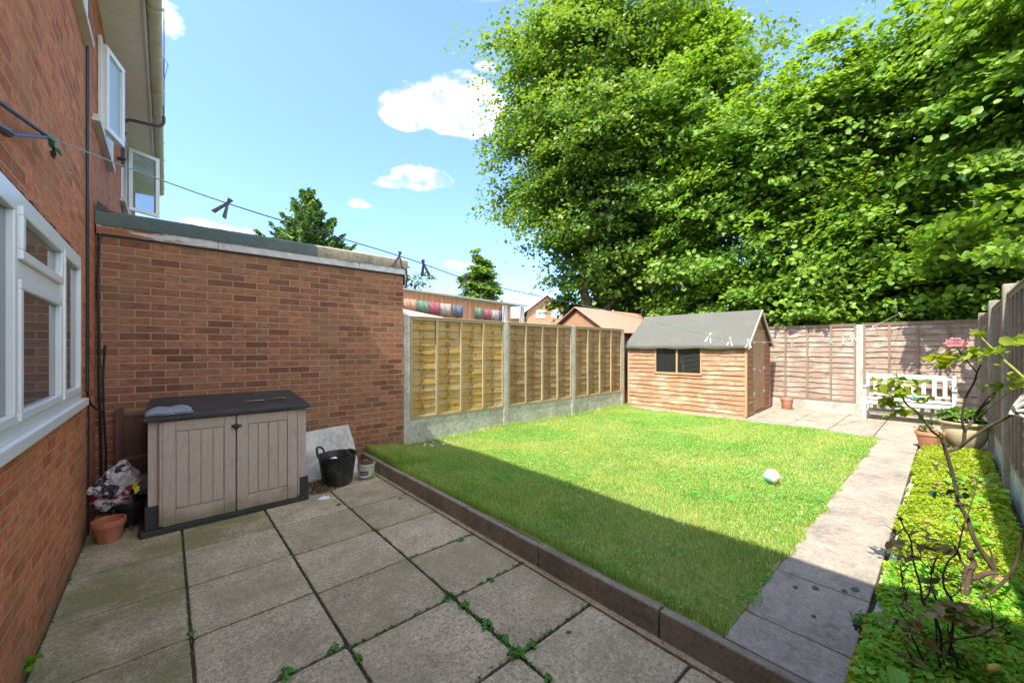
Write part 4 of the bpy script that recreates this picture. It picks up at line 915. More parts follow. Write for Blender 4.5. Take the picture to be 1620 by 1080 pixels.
MB().box((.008, 4.382, lidz(4.4)+.008), (.045, 4.388, lidz(4.4)+.018)).build('care_label', M['upvc'], bpy.data.objects['folded_cloth'])
tr = thing('garden_trowel', 'old hand trowel with wooden handle lying on the charcoal lid', 'trowel', (.8, 4.62, lidz(4.62)))
zz = lidz(4.62)+.012
MB().tube([(.80, 4.60, zz+.008), (.85, 4.585, zz+.012), (.93, 4.565, zz+.010)], [.010, .013, .012], 8).build('handle', m_wood('handle_wood', (.17, .12, .08), (.09, .06, .04), 'x', 1), tr, smooth=True)
MB().tube([(.80, 4.60, zz+.008), (.765, 4.615, zz+.022), (.74, 4.625, zz+.006)], .005, 6).build('neck', am, tr)
MB().prism([(.745, 4.585, zz), (.70, 4.59, zz), (.57, 4.66, zz-.002), (.69, 4.655, zz), (.745, 4.655, zz)], (0, 0, .004)).build('blade', m_plain('dull_steel', (.36, .32, .27), .6, .3, 30, .3), tr)
# wooden frame leaning behind the box
pf = thing('wooden_board_frame', 'dark weathered board frame leaning in the corner left of the storage cupboard', 'wood panel', (-.2, 5.25, 0))
wd = m_wood('dark_damp_wood', (.13, .075, .055), (.06, .035, .028), 'z', 1)
LM = Matrix.Translation((-.36, 5.20, 0)) @ Matrix.Rotation(R(-2.5), 4, 'X')
MB(LM).box((0, -.02, 0), (.055, .03, 1.0)).box((.5, -.02, 0), (.555, .03, 1.0)).build('upright', wd, pf, bevel=.003)
MB(LM).box((.056, -.012, .915), (.499, .02, .955)).box((.056, -.015, .50), (.499, .02, .535)).build('rail', m_wood('damp_rail', (.20, .14, .09), (.10, .07, .05), 'x', 1, knots=False), pf, bevel=.003)
mb = MB(LM)
for k in range(3): mb.box((.058+.148*k, .0, .02), (.058+.148*k+.144, .016, .50)); mb.box((.058+.148*k, .0, .536), (.058+.148*k+.144, .016, .914))
mb.build('boards', wd, pf)
# white board leaning on the wall
WBm = m_concrete('stained_white_board', (.62, .60, .55), moss=(.33, .31, .25), aggregate=.15, mo=(.5, .72))
WM = Matrix.Translation((1.15, 5.0, .0)) @ Matrix.Rotation(R(-28), 4, 'X')
mb = MB(WM); mb.prism([(0, 0, 0), (.70, 0, .0), (.69, 0, .40), (.655, 0, .635), (.02, 0, .60)], (0, .02, 0)); tag(mb.build('white_board', WBm, bevel=.004), 'stained off-white board leaning on the brick wall behind the black tub', 'board')

# ------------------------------------------------------------------ black tub
tb_ = thing('garden_tub', 'black rubber garden tub with two loop handles beside the storage cupboard', 'tub', (1.42, 4.70, 0))
cx_, cy_ = 1.485, 4.71; prof = []
prof = [(.0, .004), (.135, .004), (.15, .012)]
for k in range(9): z = .03+.032*k; r_ = .155+.045*(z/.33); prof += [(r_, z), (r_+.004, z+.010), (r_+.001, z+.022)]
prof += [(.207, .325), (.214, .335), (.214, .345), (.203, .347), (.196, .33), (.15, .09), (0, .09)]
MB().lathe(prof, (cx_, cy_, 0), 48).build('bucket', M['rubber'], tb_, smooth=True)
for s_, a in ((0, 2.45), (1, 2.45+math.pi)):
    c, s = math.cos(a), math.sin(a); tx, ty = -s, c
    pts = []
    for k in range(13):
        th = math.pi*k/12; w = .082*math.cos(th); hh = .085*math.sin(th)**.7; rr_ = math.sqrt(max(.205**2-w*w, 0))+(.0 if s_ == 0 else .004)
        lean = (.02 if s_ == 0 else -.09)*math.sin(th)
        pts.append((cx_+c*(rr_+lean)+tx*w, cy_+s*(rr_+lean)+ty*w, .338+hh*(1 if s_ == 0 else .62)))
    MB().tube(pts, .012, 8).build('handle', M['rubber'], tb_, smooth=True)
def debris(name, label, cat, c, r_, z, n_, m_, flat=.4, sz=.02, seedv=1):
    q = np.random.default_rng(seedv); a = q.random(n_)*6.283; rr_ = r_*np.sqrt(q.random(n_)); C = np.stack([c[0]+rr_*np.cos(a), c[1]+rr_*np.sin(a), z+q.random(n_)*sz], 1)
    N = q.normal(size=(n_, 3)); N[:, 2] += .8; V, F = leaf_arrays(C, N, sz*(.5+1.2*q.random(n_)), .5, seedv=seedv)
    o = np_mesh(name, V, F, m_); tag(o, label, cat, kind='stuff'); return o
dead = m_leaf('dead_leaf', (.07, .04, .02), (.26, .16, .09), trans=.1, rough=.9)
mb = MB(); mb.lathe([(0, .20), (.10, .215), (.165, .20), (.172, .185)], (cx_, cy_, 0), 30, wob=.02); mb.build('rubbish_sheet', m_plain('grey_sheet', (.20, .22, .235), .5, .3, 14, .6), tb_)
mb = MB(); rr = random.Random(5)
for k in range(9):
    x, y = cx_-.07+rr.uniform(-.05, .05), cy_-.03+rr.uniform(-.04, .04); z = .25+rr.uniform(0, .05); a = rr.uniform(0, 3); s = rr.uniform(.015, .035)
    mb.add([(x-s, y-s*.6, z), (x+s, y-s, z+s*.3), (x+s*.7, y+s, z+s*.8), (x-s*.8, y+s*.7, z+s*.4)], [(0, 1, 2, 3)])
tag(mb.build('torn_paper', M['upvc']), 'torn white paper scraps lying inside the black tub', 'paper', kind='stuff')
# plaster bucket
pbk = thing('paint_bucket', 'small white plastic bucket with blue and lime label, full of dead leaves', 'bucket', (1.80, 4.66, 0))
bxx, byy = 1.80, 4.665
MB().lathe([(0, .003), (.082, .003), (.086, .01), (.098, .17), (.104, .172), (.105, .188), (.100, .190), (.096, .188), (.093, .14), (0, .14)], (bxx, byy, 0), 40).build('pail', m_plain('dirty_white_plastic', (.66, .64, .58), .5, .12, 10, .1, dirt=(.3, .25, .2), dscale=14), pbk, smooth=True)
def band(a0, a1, z0, z1, off, mat, name, par, shape=None):
    mb = MB(); N_ = 24; vs = []
    for i in range(N_+1):
        t = i/N_; a = a0+(a1-a0)*t
        if shape == 'oval': h = math.sqrt(max(0, 1-(2*t-1)**4)); za = (z0+z1)/2-(z1-z0)/2*h; zb = (z0+z1)/2+(z1-z0)/2*h
        elif shape == 'wedge': za = z0; zb = z0+(z1-z0)*t
        else: za, zb = z0, z1
        for z in (za, zb): rr_ = .0855+.0755*z+off; vs.append((bxx+rr_*math.cos(a), byy+rr_*math.sin(a), z))
    mb.add(vs, [(2*i, 2*i+2, 2*i+3, 2*i+1) for i in range(N_)]); return mb.build(name, mat, par, smooth=True)
navy = m_plain('label_navy', (.012, .02, .07), .4, .1); limec = m_plain('label_lime', (.42, .52, .05), .4, .1); pale = m_plain('label_pale', (.55, .60, .50), .5, .1)
fa = math.atan2(-byy, -bxx)     # facing the viewer's side of the yard
band(fa-1.2, fa+1.5, .030, .145, .0012, pale, 'label', pbk)
band(fa-1.2, fa+1.5, .018, .032, .0016, navy, 'label_band', pbk)
band(fa+.05, fa+1.5, .034, .125, .0018, limec, 'label_flash', pbk, 'wedge')
band(fa-.85, fa+.35, .068, .116, .0026, navy, 'label_badge', pbk, 'oval')
def text_mesh(txt, size):
    cu = bpy.data.curves.new('txt', 'FONT'); cu.body = txt; cu.size = size; cu.align_x = 'CENTER'; cu.align_y = 'CENTER'
    o = bpy.data.objects.new('txt', cu); COL.objects.link(o); dg = bpy.context.evaluated_depsgraph_get(); dg.update()
    me = bpy.data.meshes.new_from_object(o.evaluated_get(dg)); vs = [tuple(v_.co) for v_ in me.vertices]; fs = [tuple(p.vertices) for p in me.polygons]
    bpy.data.objects.remove(o); bpy.data.curves.remove(cu); return vs, fs
vs, fs = text_mesh('GUNDANS', .026)
MB().add([(bxx+(.0855+.0755*(.092+y)+.0038)*math.cos(fa-.25+x/.1), byy+(.0855+.0755*(.092+y)+.0038)*math.sin(fa-.25+x/.1), .092+y) for x, y, z in vs], fs).build('label_lettering', M['upvc'], pbk)
debris('dead_leaves', 'brown dead leaves and twigs heaped in the small white bucket', 'dead leaves', (bxx, byy), .088, .165, 260, dead, sz=.035, seedv=6)
debris('leaf_litter', 'dark leaf litter on the ground between cupboard and black tub', 'leaf litter', (1.28, 4.70), .22, .005, 500, dead, sz=.028, seedv=7)
debris('leaf_litter', 'dark leaf litter under the plastic sack in the wall corner', 'leaf litter', (-.28, 4.95), .28, .005, 400, dead, sz=.028, seedv=8)
mb = MB(); mb.tube([(1.27, 4.52, .01), (1.31, 4.48, .015), (1.36, 4.50, .012), (1.40, 4.55, .02)], .004, 6); tag(mb.build('bent_wire', m_plain('rusty_pale_wire', (.35, .25, .2), .6)), 'bent pale wire on the ground in front of the black tub', 'wire')
mb = MB(); mb.add([(1.185, 4.30, .006), (1.27, 4.285, .006), (1.285, 4.33, .012), (1.23, 4.35, .022), (1.17, 4.335, .010)], [(0,1,2,3,4)]); tag(mb.build('paper_scrap', M['upvc']), 'small white paper scrap on the patio right of the cupboard', 'paper')
# ------------------------------------------------------------------ terracotta pot, sack, black pot in the corner
def pot(name, label, c, r_top, r_bot, h, m_, group=None, rim=.045, n_=44, soil=None):
    t = thing(name, label, 'plant pot', c, group=group)
    rm_ = r_top*.955
    pr = [(0, 0), (r_bot*.96, 0), (r_bot, .006), (rm_*.96, h-rim-.004), (r_top*.985, h-rim), (r_top, h-.008), (r_top*.985, h), (r_top*.90, h), (r_top*.885, h-.01), (r_top*.86, h-rim), (r_bot*.9, .03), (0, .03)]
    MB().lathe(pr, c, n_).build('vessel', m_, t, smooth=True)
    if soil: MB().lathe([(0, h*soil+.01), (r_top*.5, h*soil+.006), (r_top*.80, h*soil)], c, 24).build('soil', M['soil'], t)
    return t
pot('terracotta_pot', 'empty terracotta pot on the patio against the orange brick wall', (-.35, 4.55, 0), .105, .068, .175, M['terracotta'])
pot('inner_pot', 'second terracotta pot nested inside the empty pot by the orange wall', (-.352, 4.552, .035), .083, .058, .115, M['terracotta'])
pot('black_pot', 'black plastic pot under the printed sack beside the cupboard', (-.24, 4.86, 0), .13, .10, .22, M['black'], soil=.8)
sk = thing('plastic_sack', 'crumpled white compost sack with red print piled in the wall corner', 'sack', (-.33, 4.87, .18))
n = NT('printed_sack'); v = n.co(); w1 = n.noise(n.map(v, (3.5, 3.5, 6)), 1.6, 2, .5, .8); w2 = n.noise(n.map(v, (5, 5, 8), loc=(3, 1, 2)), 1.4, 2, .5, .5)
col = n.mix(n.ramp(w1, [(.56, 0), (.575, 1)]), (.52, .52, .54), (.36, .02, .06)); col = n.mix(n.ramp(w2, [(.61, 0), (.625, 1)]), col, (.03, .02, .035))
n.fin(col, .35, n.bump(n.noise(v, 22, 4, .7, 1), .5, .01), spec=.5)
bm = bmesh.new(); bmesh.ops.create_icosphere(bm, subdivisions=6, radius=1)
from mathutils import noise as mn
for vt in bm.verts:
    p = vt.co.copy(); q = p*1.6
    f_ = 1+.22*mn.noise(q*1.2)-.20*abs(mn.noise(q*2.6+Vector((4, 1, 2))))-.09*abs(mn.noise(q*6))-.04*abs(mn.noise(q*13))
    fold = -.22*math.exp(-((p.z+.12+.15*p.x)/.10)**2)*(1 if p.y < .2 else .3)
    vt.co = Vector((p.x*.175*(f_+fold), p.y*.13*(f_+fold*1.4), p.z*.20*f_+.03*math.sin(p.x*3)))
me = bpy.data.meshes.new('sack_body'); bm.to_mesh(me); bm.free(); me.materials.append(n.m); me.polygons.foreach_set('use_smooth', [True]*len(me.polygons))
o = bpy.data.objects.new('sack_body', me); COL.objects.link(o); o.parent = sk; o.location = (0.01, -.03, .17); o.rotation_euler = (R(8), R(-14), R(20))
def sack_pt(x, z, off=.004):    # where the front of the sack is
    bpy.context.view_layer.update()
    return None
bpy.context.view_layer.update()
from mathutils.bvhtree import BVHTree
wmx = o.matrix_world; bvh = BVHTree.FromPolygons([wmx @ v_.co for v_ in me.vertices], [tuple(p.vertices) for p in me.polygons])
def project(vs, fs, org, ux, uz, d, name, mat, off=.003):
    out = []
    for x, y, z in vs:
        p = Vector(org)+Vector(ux)*x+Vector(uz)*y; hit = bvh.ray_cast(p, Vector(d))
        out.append(tuple((hit[0]-Vector(d)*off) if hit[0] else p+Vector(d)*.3))
    return MB().add(out, fs).build(name, mat, sk)
dd = Vector((.1, 1, -.1)).normalized()
vs, fs = text_mesh('style', .062)
project(vs, fs, (-.37, 4.3, .285), (.97, -.05, -.22), (.22, 0, .97), dd, 'printed_word', M['black'])
N_ = 14; pv = [(0, 0, 0)]+[(math.cos(6.283*k/N_)*(.032+.012*(k % 2)), math.sin(6.283*k/N_)*(.036+.01*(k % 2)), 0) for k in range(N_)]
project(pv, [(0, k+1, (k+1) % N_+1) for k in range(N_)], (-.235, 4.3, .40), (1, 0, 0), (0, 0, 1), dd, 'yellow_print', m_plain('yellow_print', (.72, .74, .04), .5, .05), .004)
mb = MB(); N_ = 10
bm = bmesh.new(); bmesh.ops.create_icosphere(bm, subdivisions=4, radius=1)
for vt in bm.verts:
    p = vt.co; f_ = 1+.25*mn.noise(p*2)-.2*abs(mn.noise(p*5)); vt.co = Vector((-.17+p.x*.09*f_, 5.02+p.y*.08*f_, .30+p.z*.10*f_))
me = bpy.data.meshes.new('grey_sack'); bm.to_mesh(me); bm.free(); me.materials.append(m_plain('grey_film', (.20, .22, .24), .4, .3, 20, .6)); me.polygons.foreach_set('use_smooth', [True]*len(me.polygons))
o = bpy.data.objects.new('grey_sack', me); COL.objects.link(o); tag(o, 'small grey plastic bag tucked behind the printed sack', 'bag')

# ------------------------------------------------------------------ far end: pot, bench, planters
pot('terracotta_pot', 'worn terracotta pot on paving between shed and back fence', (10.93, 2.52, .15), .135, .09, .26, M['terracotta2'], soil=.8)
bn = thing('garden_bench', 'white slatted wooden garden bench against the back fence', 'bench', (10.75, .5, .15))
bya, byb = -.11, 1.14; bf, bb = 10.47, 10.98; W_ = M['paintwhite']
for y in (bya, byb-.055): MB().box((bf, y, .15), (bf+.055, y+.055, .80)).build('leg', W_, bn, bevel=.004)
for y in (bya, byb-.055):
    MB().hexa([(bb-.06, y, .15), (bb, y, .15), (bb, y+.055, .15), (bb-.06, y+.055, .15), (bb+.04, y, 1.055), (bb+.09, y, 1.055), (bb+.09, y+.055, 1.055), (bb+.04, y+.055, 1.055)]).build('leg', W_, bn, bevel=.004)
for y in (bya-.006, byb-.061): MB().hexa([(bf-.03, y, .801), (bb-.0, y, .785), (bb-.0, y+.067, .785), (bf-.03, y+.067, .801), (bf-.03, y, .83), (bb-.0, y, .812), (bb-.0, y+.067, .812), (bf-.03, y+.067, .83)]).build('armrest', W_, bn, bevel=.006)
s_ = MB(); s_.box((bf+.002, bya+.056, .47), (bf+.028, byb-.056, .565)); s_.box((bb-.05, bya+.056, .48), (bb-.02, byb-.056, .555)); s_.build('seat_rail', W_, bn, bevel=.003)
s_ = MB()
for k in range(5): s_.box((bf-.015+.094*k, bya+.057, .568-.002*k), (bf+.068+.094*k, byb-.057, .586-.002*k))
s_.build('seat', W_, bn, bevel=.003)
s_ = MB(); s_.hexa([(bb+.022, bya+.056, .965), (bb+.048, bya+.056, .965), (bb+.048, byb-.056, .965), (bb+.022, byb-.056, .965), (bb+.032, bya+.056, 1.05), (bb+.060, bya+.056, 1.05), (bb+.060, byb-.056, 1.05), (bb+.032, byb-.056, 1.05)])
s_.box((bb-.018, bya+.056, .62), (bb+.008, byb-.056, .655)); s_.build('back_rail', W_, bn, bevel=.003)
for k in range(8):
    y = bya+.115+k*(byb-bya-.285)/7; MB().hexa([(bb-.012, y, .656), (bb+.004, y, .656), (bb+.004, y+.055, .656), (bb-.012, y+.055, .656), (bb+.026, y, .964), (bb+.042, y, .964), (bb+.042, y+.055, .964), (bb+.026, y+.055, .964)]).build('back_slat', W_, bn)
MB().box((bf+.26, bya+.057, .27), (bf+.29, byb-.057, .31)).build('stretcher', W_, bn); MB().box((bf+.056, byb-.05, .27), (bb-.05, byb-.02, .31)).box((bf+.056, bya+.02, .27), (bb-.05, bya+.05, .31)).build('stretcher', W_, bn)
ty = thing('toy', 'small blue and yellow plastic toy lying on the white bench seat', 'toy', (10.6, .38, .585))
bl = m_plain('toy_blue', (.02, .36, .62), .35, .05); yl = m_plain('toy_yellow', (.8, .6, .05), .35, .05)
MB().lathe([(0, 0), (.05, .0), (.056, .02), (.04, .05), (0, .058)], (10.6, .42, .586), 20).build('body', bl, ty, smooth=True); MB().tube([(10.6, .36, .60), (10.58, .29, .60)], [.02, .012], 8).build('handle', yl, ty, smooth=True)
pt = thing('bowl_planter', 'large cream glazed bowl planter with leafy plant beside the right fence', 'plant pot', (8.35, -.16, .15))
PC = (8.35, -.155, .15)
MB().lathe([(0, 0), (.12, 0), (.135, .02), (.19, .12), (.222, .22), (.225, .30), (.215, .34), (.235, .35), (.262, .372), (.265, .392), (.25, .40), (.225, .395), (.21, .36), (.2, .3), (0, .3)], PC, 48).build('vessel', M['cream_pot'], pt, smooth=True)
MB().lathe([(0, .375), (.12, .372), (.205, .365)], PC, 24).build('soil', M['soil'], pt)
hl = m_leaf('herb_leaf', (.05, .14, .015), (.16, .30, .04), trans=.4, size=4)
crown('plant', [(8.33, -.13, .63, .20, .14, .09), (8.25, -.02, .66, .07, .07, .08), (8.4, -.27, .64, .09, .07, .08)], 70, 12, .06, hl, pt, 71, tuft=.07)
tp = pot('terracotta_pot', 'terracotta pot of seedlings left of the cream bowl planter', (8.12, .17, .15), .155, .10, .24, M['terracotta2'], soil=.88)
crown('plant', [(8.12, .17, .42, .09, .09, .03)], 26, 6, .03, m_leaf('seedling', (.12, .16, .03), (.3, .3, .08), trans=.4), tp, 72, tuft=.05)

# ------------------------------------------------------------------ ball on the lawn
ball = thing('beach_ball', 'small white ball with pale orange and blue patches lying on the sunny lawn', 'ball', (4.72, 1.22, .155), R(40))
n = NT('ball_panels'); v = n.co(); sp = n.n('ShaderNodeSeparateXYZ'); n.l(n.map(v, rot=(R(35), R(25), 0)), sp.inputs[0])
an = n.math('ARCTAN2', sp.outputs[1], sp.outputs[0]); an = n.math('DIVIDE', n.math('ADD', an, math.pi), 2*math.pi)
r_ = n.n('ShaderNodeValToRGB'); n.l(an, r_.inputs[0]); r_.color_ramp.interpolation = 'CONSTANT'; e = r_.color_ramp.elements
for i, (p_, c_) in enumerate([(0, (.85, .84, .8)), (.17, (.85, .42, .12)), (.25, (.86, .84, .78)), (.5, (.20, .50, .74)), (.57, (.85, .84, .8)), (.8, (.84, .80, .70)), (.9, (.84, .83, .8))]):
    if i > 1: e.new(p_)
    e[i].position = p_; e[i].color = c_+(1,)
bz_ = n.n('ShaderNodeSeparateXYZ'); n.l(v, bz_.inputs[0]); low = n.math('LESS_THAN', bz_.outputs[2], .0)
r2 = n.n('ShaderNodeValToRGB'); n.l(n.math('FRACT', n.math('MULTIPLY', an, 2.0)), r2.inputs[0]); r2.color_ramp.interpolation = 'CONSTANT'; e = r2.color_ramp.elements
for i, (p_, c_) in enumerate([(0, (.85, .42, .12)), (.3, (.84, .74, .5)), (.5, (.25, .52, .72)), (.8, (.85, .84, .8))]):
    if i > 1: e.new(p_)
    e[i].position = p_; e[i].color = c_+(1,)
n.fin(n.mix(low, r_.outputs[0], r2.outputs[0]), .4)
me = bpy.data.meshes.new('ball_skin'); bm = bmesh.new(); bmesh.ops.create_uvsphere(bm, u_segments=40, v_segments=24, radius=.072); bm.to_mesh(me); bm.free(); me.materials.append(n.m); me.polygons.foreach_set('use_smooth', [True]*len(me.polygons))
o = bpy.data.objects.new('ball_skin', me); COL.objects.link(o); o.parent = ball; o.location = (0, 0, .078)

# ------------------------------------------------------------------ washing line and pegs
LP = [(-.45, 3.04, 2.635), (.276, 2.888, 2.437), (1.279, 2.678, 2.243), (1.773, 2.575, 2.126), (2.152, 2.496, 2.070), (3.626, 2.188, 1.903), (4.981, 1.904, 1.715), (5.746, 1.744, 1.660), (6.877, 1.508, 1.660), (7.748, 1.326, 1.690), (8.766, 1.113, 1.766), (9.068, 1.05, 1.804), (9.77, .903, 1.981), (11.076, .63, 2.288), (11.9, .46, 2.47)]
n = NT('two_tone_line'); v = n.co(); sp = n.n('ShaderNodeSeparateXYZ'); n.l(v, sp.inputs[0]); n.fin(n.ramp(n.math('DIVIDE', sp.outputs[0], 12), [(.0, (.30, .55, .48)), (.012, (.30, .52, .50)), (.03, (.05, .09, .09)), (.24, (.06, .11, .10)), (.33, (.20, .42, .30)), (.45, (.25, .40, .28)), (.60, (.34, .42, .36))]), .5)
def smooth(P_, k=6):
    P_ = [Vector(p) for p in P_]; out = []
    for i in range(len(P_)-1):
        a = P_[max(i-1, 0)]; b = P_[i]; c = P_[i+1]; d = P_[min(i+2, len(P_)-1)]
        for j in range(k):
            t = j/k; out.append(.5*((2*b)+(c-a)*t+(2*a-5*b+4*c-d)*t*t+(3*b-a-3*c+d)*t**3))
    out.append(P_[-1]); return out
LS = smooth(LP)
tag(MB().tube(LS, .0036, 6).build('washing_line', n.m, smooth=True), 'thin green washing line sagging from the house wall to the trees', 'washing line')
def line_at(x):
    for a, b in zip(LS, LS[1:]):
        if a.x <= x <= b.x: t = (x-a.x)/(b.x-a.x); return a.lerp(b, t), (b-a).normalized()
    return LS[-1], Vector((1, 0, 0))
hk = thing('line_hook', 'black cord and hook tying the washing line to the brick wall', 'hook', (-.45, 3.04, 2.63))
MB().tube([(-.49, 2.20, 2.46), (-.47, 2.6, 2.545), (-.455, 3.0, 2.632), (-.45, 3.04, 2.635)], .009, 7).build('cord', M['black'], hk, smooth=True)
MB().tube([(-.49, 2.35, 2.40), (-.475, 2.50, 2.425), (-.47, 2.52, 2.43), (-.45, 3.02, 2.625)], [.012, .020, .010, .009], 7).build('cord', M['black'], hk, smooth=True)
gm = m_plain('green_twine', (.05, .28, .20), .6)
MB().tube([(-.452, 3.0, 2.63), (-.44, 3.06, 2.642), (-.445, 3.11, 2.62), (-.43, 3.14, 2.618), (-.42, 3.17, 2.60)], [.010, .014, .012, .010, .005], 8).build('knot', gm, hk, smooth=True)
MB().tube([(-.44, 3.10, 2.615), (-.44, 3.14, 2.59), (-.44, 3.13, 2.565), (-.44, 3.09, 2.56), (-.44, 3.06, 2.575)], .006, 7).build('hook', M['black'], hk, smooth=True)
MB().tube([(-.42, 3.20, 2.60), (-.415, 3.23, 2.565), (-.41, 3.27, 2.552), (-.40, 3.31, 2.556)], .003, 5).build('loose_end', m_plain('pale_twine', (.5, .6, .56), .6), hk, smooth=True)
pegc = {'grey': m_plain('peg_grey', (.17, .17, .19), .5, .1), 'white': m_plain('peg_white', (.78, .77, .74), .5, .05), 'wood': m_plain('peg_wood', (.58, .42, .28), .8, .1), 'blue': m_plain('peg_blue', (.25, .55, .66), .5, .05), 'pink': m_plain('peg_pink', (.72, .28, .50), .5, .05)}
spr = m_plain('peg_spring', (.3, .3, .3), .4, metal=.8)
PEG_M = {}
def make_peg(c, size=.09):
    t = thing('clothes_peg', 'peg', 'clothes peg', (0, 0, 0))
    for s in (-1, 1):
        # a prong from jaw (above the line) to splayed grip end below
        mb = MB(); a = .17*s
        for (z0, z1, w0, w1, o0, o1) in ((.026, -.005, .0125, .0095, -.005*s, .003*s), (-.005, -.070, .0095, .0145, .003*s, .027*s)):
            mb.hexa([(o1-w1*.5, -w1*.6, z1), (o1+w1*.5, -w1*.6, z1), (o1+w1*.5, w1*.6, z1), (o1-w1*.5, w1*.6, z1), (o0-w0*.5, -w0*.6, z0), (o0+w0*.5, -w0*.6, z0), (o0+w0*.5, w0*.6, z0), (o0-w0*.5, w0*.6, z0)])
        mb.build('prong', pegc[c], t, world=False, bevel=.0015)
    MB().tube([(0, -.008, -.012), (0, .008, -.012)], .0055, 8).build('spring', spr, t, world=False)
    return t
pegs = [(.276, 'grey', 30, 1.25, 'grey peg hanging alone on the line nearest the house, against open sky'), (1.279, 'grey', 8, 1.25, 'dark grey peg at the garage roof corner'), (1.456, 'grey', -6, 1.25, 'grey peg with splayed legs just right of the garage corner'), (1.79, 'grey', 12, 1.25, 'grey peg farthest right of the three above the fence'),
        (4.92, 'white', 14, 1.2, 'white peg leftmost of those in front of the shed roof'), (5.13, 'wood', -4, .8, 'thin wooden peg between two white pegs before the shed roof'), (5.33, 'white', 5, 1.1, 'white peg just left of the shed corner'), (5.72, 'white', -3, 1.2, 'white peg hanging at the shed corner'),
        (6.80, 'wood', -35, 1.0, 'wooden peg hanging aslant between shed and fence post'), (8.05, 'blue', 5, .9, 'pale blue peg before the back fence'), (8.50, 'white', -20, .9, 'white peg right of the pale blue peg'), (8.80, 'white', 15, 1.0, 'white peg leaning left at the concrete back fence post'), (8.90, 'white', -5, 1.0, 'white peg hanging upright at the concrete back fence post'),
        (9.72, 'white', 6, .9, 'white peg on the rising end of the line, next to the pink peg'), (9.86, 'pink', -3, .85, 'pink peg on the rising end of the line'), (11.02, 'wood', -40, .9, 'wooden peg highest on the line beside the lime leaves')]
protos = {}
for x, c, tilt, sc_, lab in pegs:
    if c not in protos: p = protos[c] = make_peg(c)
    else: p = copy_tree(protos[c])
    q, d = line_at(x); yaw = math.atan2(-.75, .66); p.location = q; p.rotation_euler = (random.uniform(-.15, .15), R(tilt), yaw+random.uniform(-.35, .35)); p.scale = (sc_,)*3
    p['label'] = lab; p['group'] = 'pegs on the washing line'

# ------------------------------------------------------------------ grass
def in_poly(x, y): return (x > 2.05) & (x < 8.52+.08*np.sin(y*5)) & (y > .72+.022*np.sin(x*7)+.02*np.sin(x*17+1)+.03*(x > 7.9)*(x-7.9)) & (y < 5.30)
g = np.random.default_rng(21)
def grass(n_, lo, hi, wid, name, mat, xr, yr, lean=.55, dens=None):
    x = xr[0]+(xr[1]-xr[0])*g.random(n_); y = yr[0]+(yr[1]-yr[0])*g.random(n_); ok = in_poly(x, y)
    patch = .5+.5*np.sin(x*1.9+.8*np.sin(y*2.3))*np.sin(y*1.6+1.1*np.sin(x*1.3)); 
    bare = np.exp(-(((x-3.25)/.55)**2+((y-5.0)/.28)**2))+.8*np.exp(-(((x-4.05)/.22)**2+((y-2.75)/.12)**2))+.9*np.exp(-(((x-8.2)/.4)**2+((y-4.7)/.5)**2))+.7*np.exp(-(((x-5.5)/.8)**2+((y-5.05)/.18)**2))
    ok &= g.random(n_) > np.clip(bare*.85, 0, .93)
    x, y, patch = x[ok], y[ok], patch[ok]; m_ = len(x); z = lz(x, y)-.004
    h = (lo+(hi-lo)*g.random(m_))*(.75+.5*patch); a = g.random(m_)*6.283; le = lean*g.random(m_)*h
    edge = np.clip((2.16-x)/.1, 0, 1); h = h*(1+.5*edge)
    dx, dy = np.cos(a), np.sin(a); w = wid*(.6+.8*g.random(m_))
    b1 = np.stack([x-dy*w, y+dx*w, z], 1); b2 = np.stack([x+dy*w, y-dx*w, z], 1)
    m1 = np.stack([x-dy*w*.8+dx*le*.35, y+dx*w*.8+dy*le*.35, z+h*.6], 1); m2 = np.stack([x+dy*w*.8+dx*le*.35, y-dx*w*.8+dy*le*.35, z+h*.6], 1)
    tp_ = np.stack([x+dx*le, y+dy*le, z+h*.97], 1); tp2 = tp_+np.stack([dy*w*.1, -dx*w*.1, 0*z], 1)
    V = np.stack([b1, b2, m2, m1, tp2, tp_], 1).reshape(-1, 3); i = np.arange(m_)[:, None]*6
    F = np.concatenate([i+np.array([[0, 1, 2, 3]]), i+np.array([[3, 2, 4, 5]])], 0)
    return V, F
n = NT('grass_blade'); v = n.co(); ge = n.n('ShaderNodeNewGeometry'); rnd = ge.outputs['Random Per Island']
col = n.ramp(rnd, [(0, (.15, .36, .04)), (.45, (.33, .52, .07)), (.8, (.54, .62, .15)), (1, (.74, .66, .36))])
col = n.mix(n.ramp(n.noise(v, 1.3, 5, .6), [(.47, 0), (.64, .5)]), col, (.60, .62, .18)); col = n.mix(n.ramp(n.noise(v, 2.7, 4, .6), [(.3, .55), (.5, 0)]), col, (.13, .40, .06))
n.fin(col, .5, spec=.3); t_ = n.n('ShaderNodeBsdfTranslucent'); n.l(col, t_.inputs[0]); ms = n.n('ShaderNodeMixShader'); ms.inputs[0].default_value = .35; n.l(n.b.outputs[0], ms.inputs[1]); n.l(t_.outputs[0], ms.inputs[2]); n.l(ms.outputs[0], n.out.inputs[0])
gmat = n.m
Vs = []; Fs = []; off = 0
for args in ((170000, .018, .042, .0016, '', None, (2.05, 4.6), (.65, 5.35)), (150000, .018, .042, .0024, '', None, (4.4, 8.6), (.65, 5.35)), (9000, .05, .10, .002, '', None, (2.05, 2.5), (4.4, 5.32)), (5000, .04, .11, .0022, '', None, (2.05, 8.5), (5.20, 5.32)), (2600, .035, .07, .0018, '', None, (2.05, 2.13), (.7, 5.3)), (9000, .04, .065, .0018, '', None, (2.1, 4.6), (.8, 5.3)), (2500, .03, .06, .002, '', None, (2.05, 8.5), (.66, .80))):
    V, F = grass(*args); Vs.append(V); Fs.append(F+off); off += len(V)
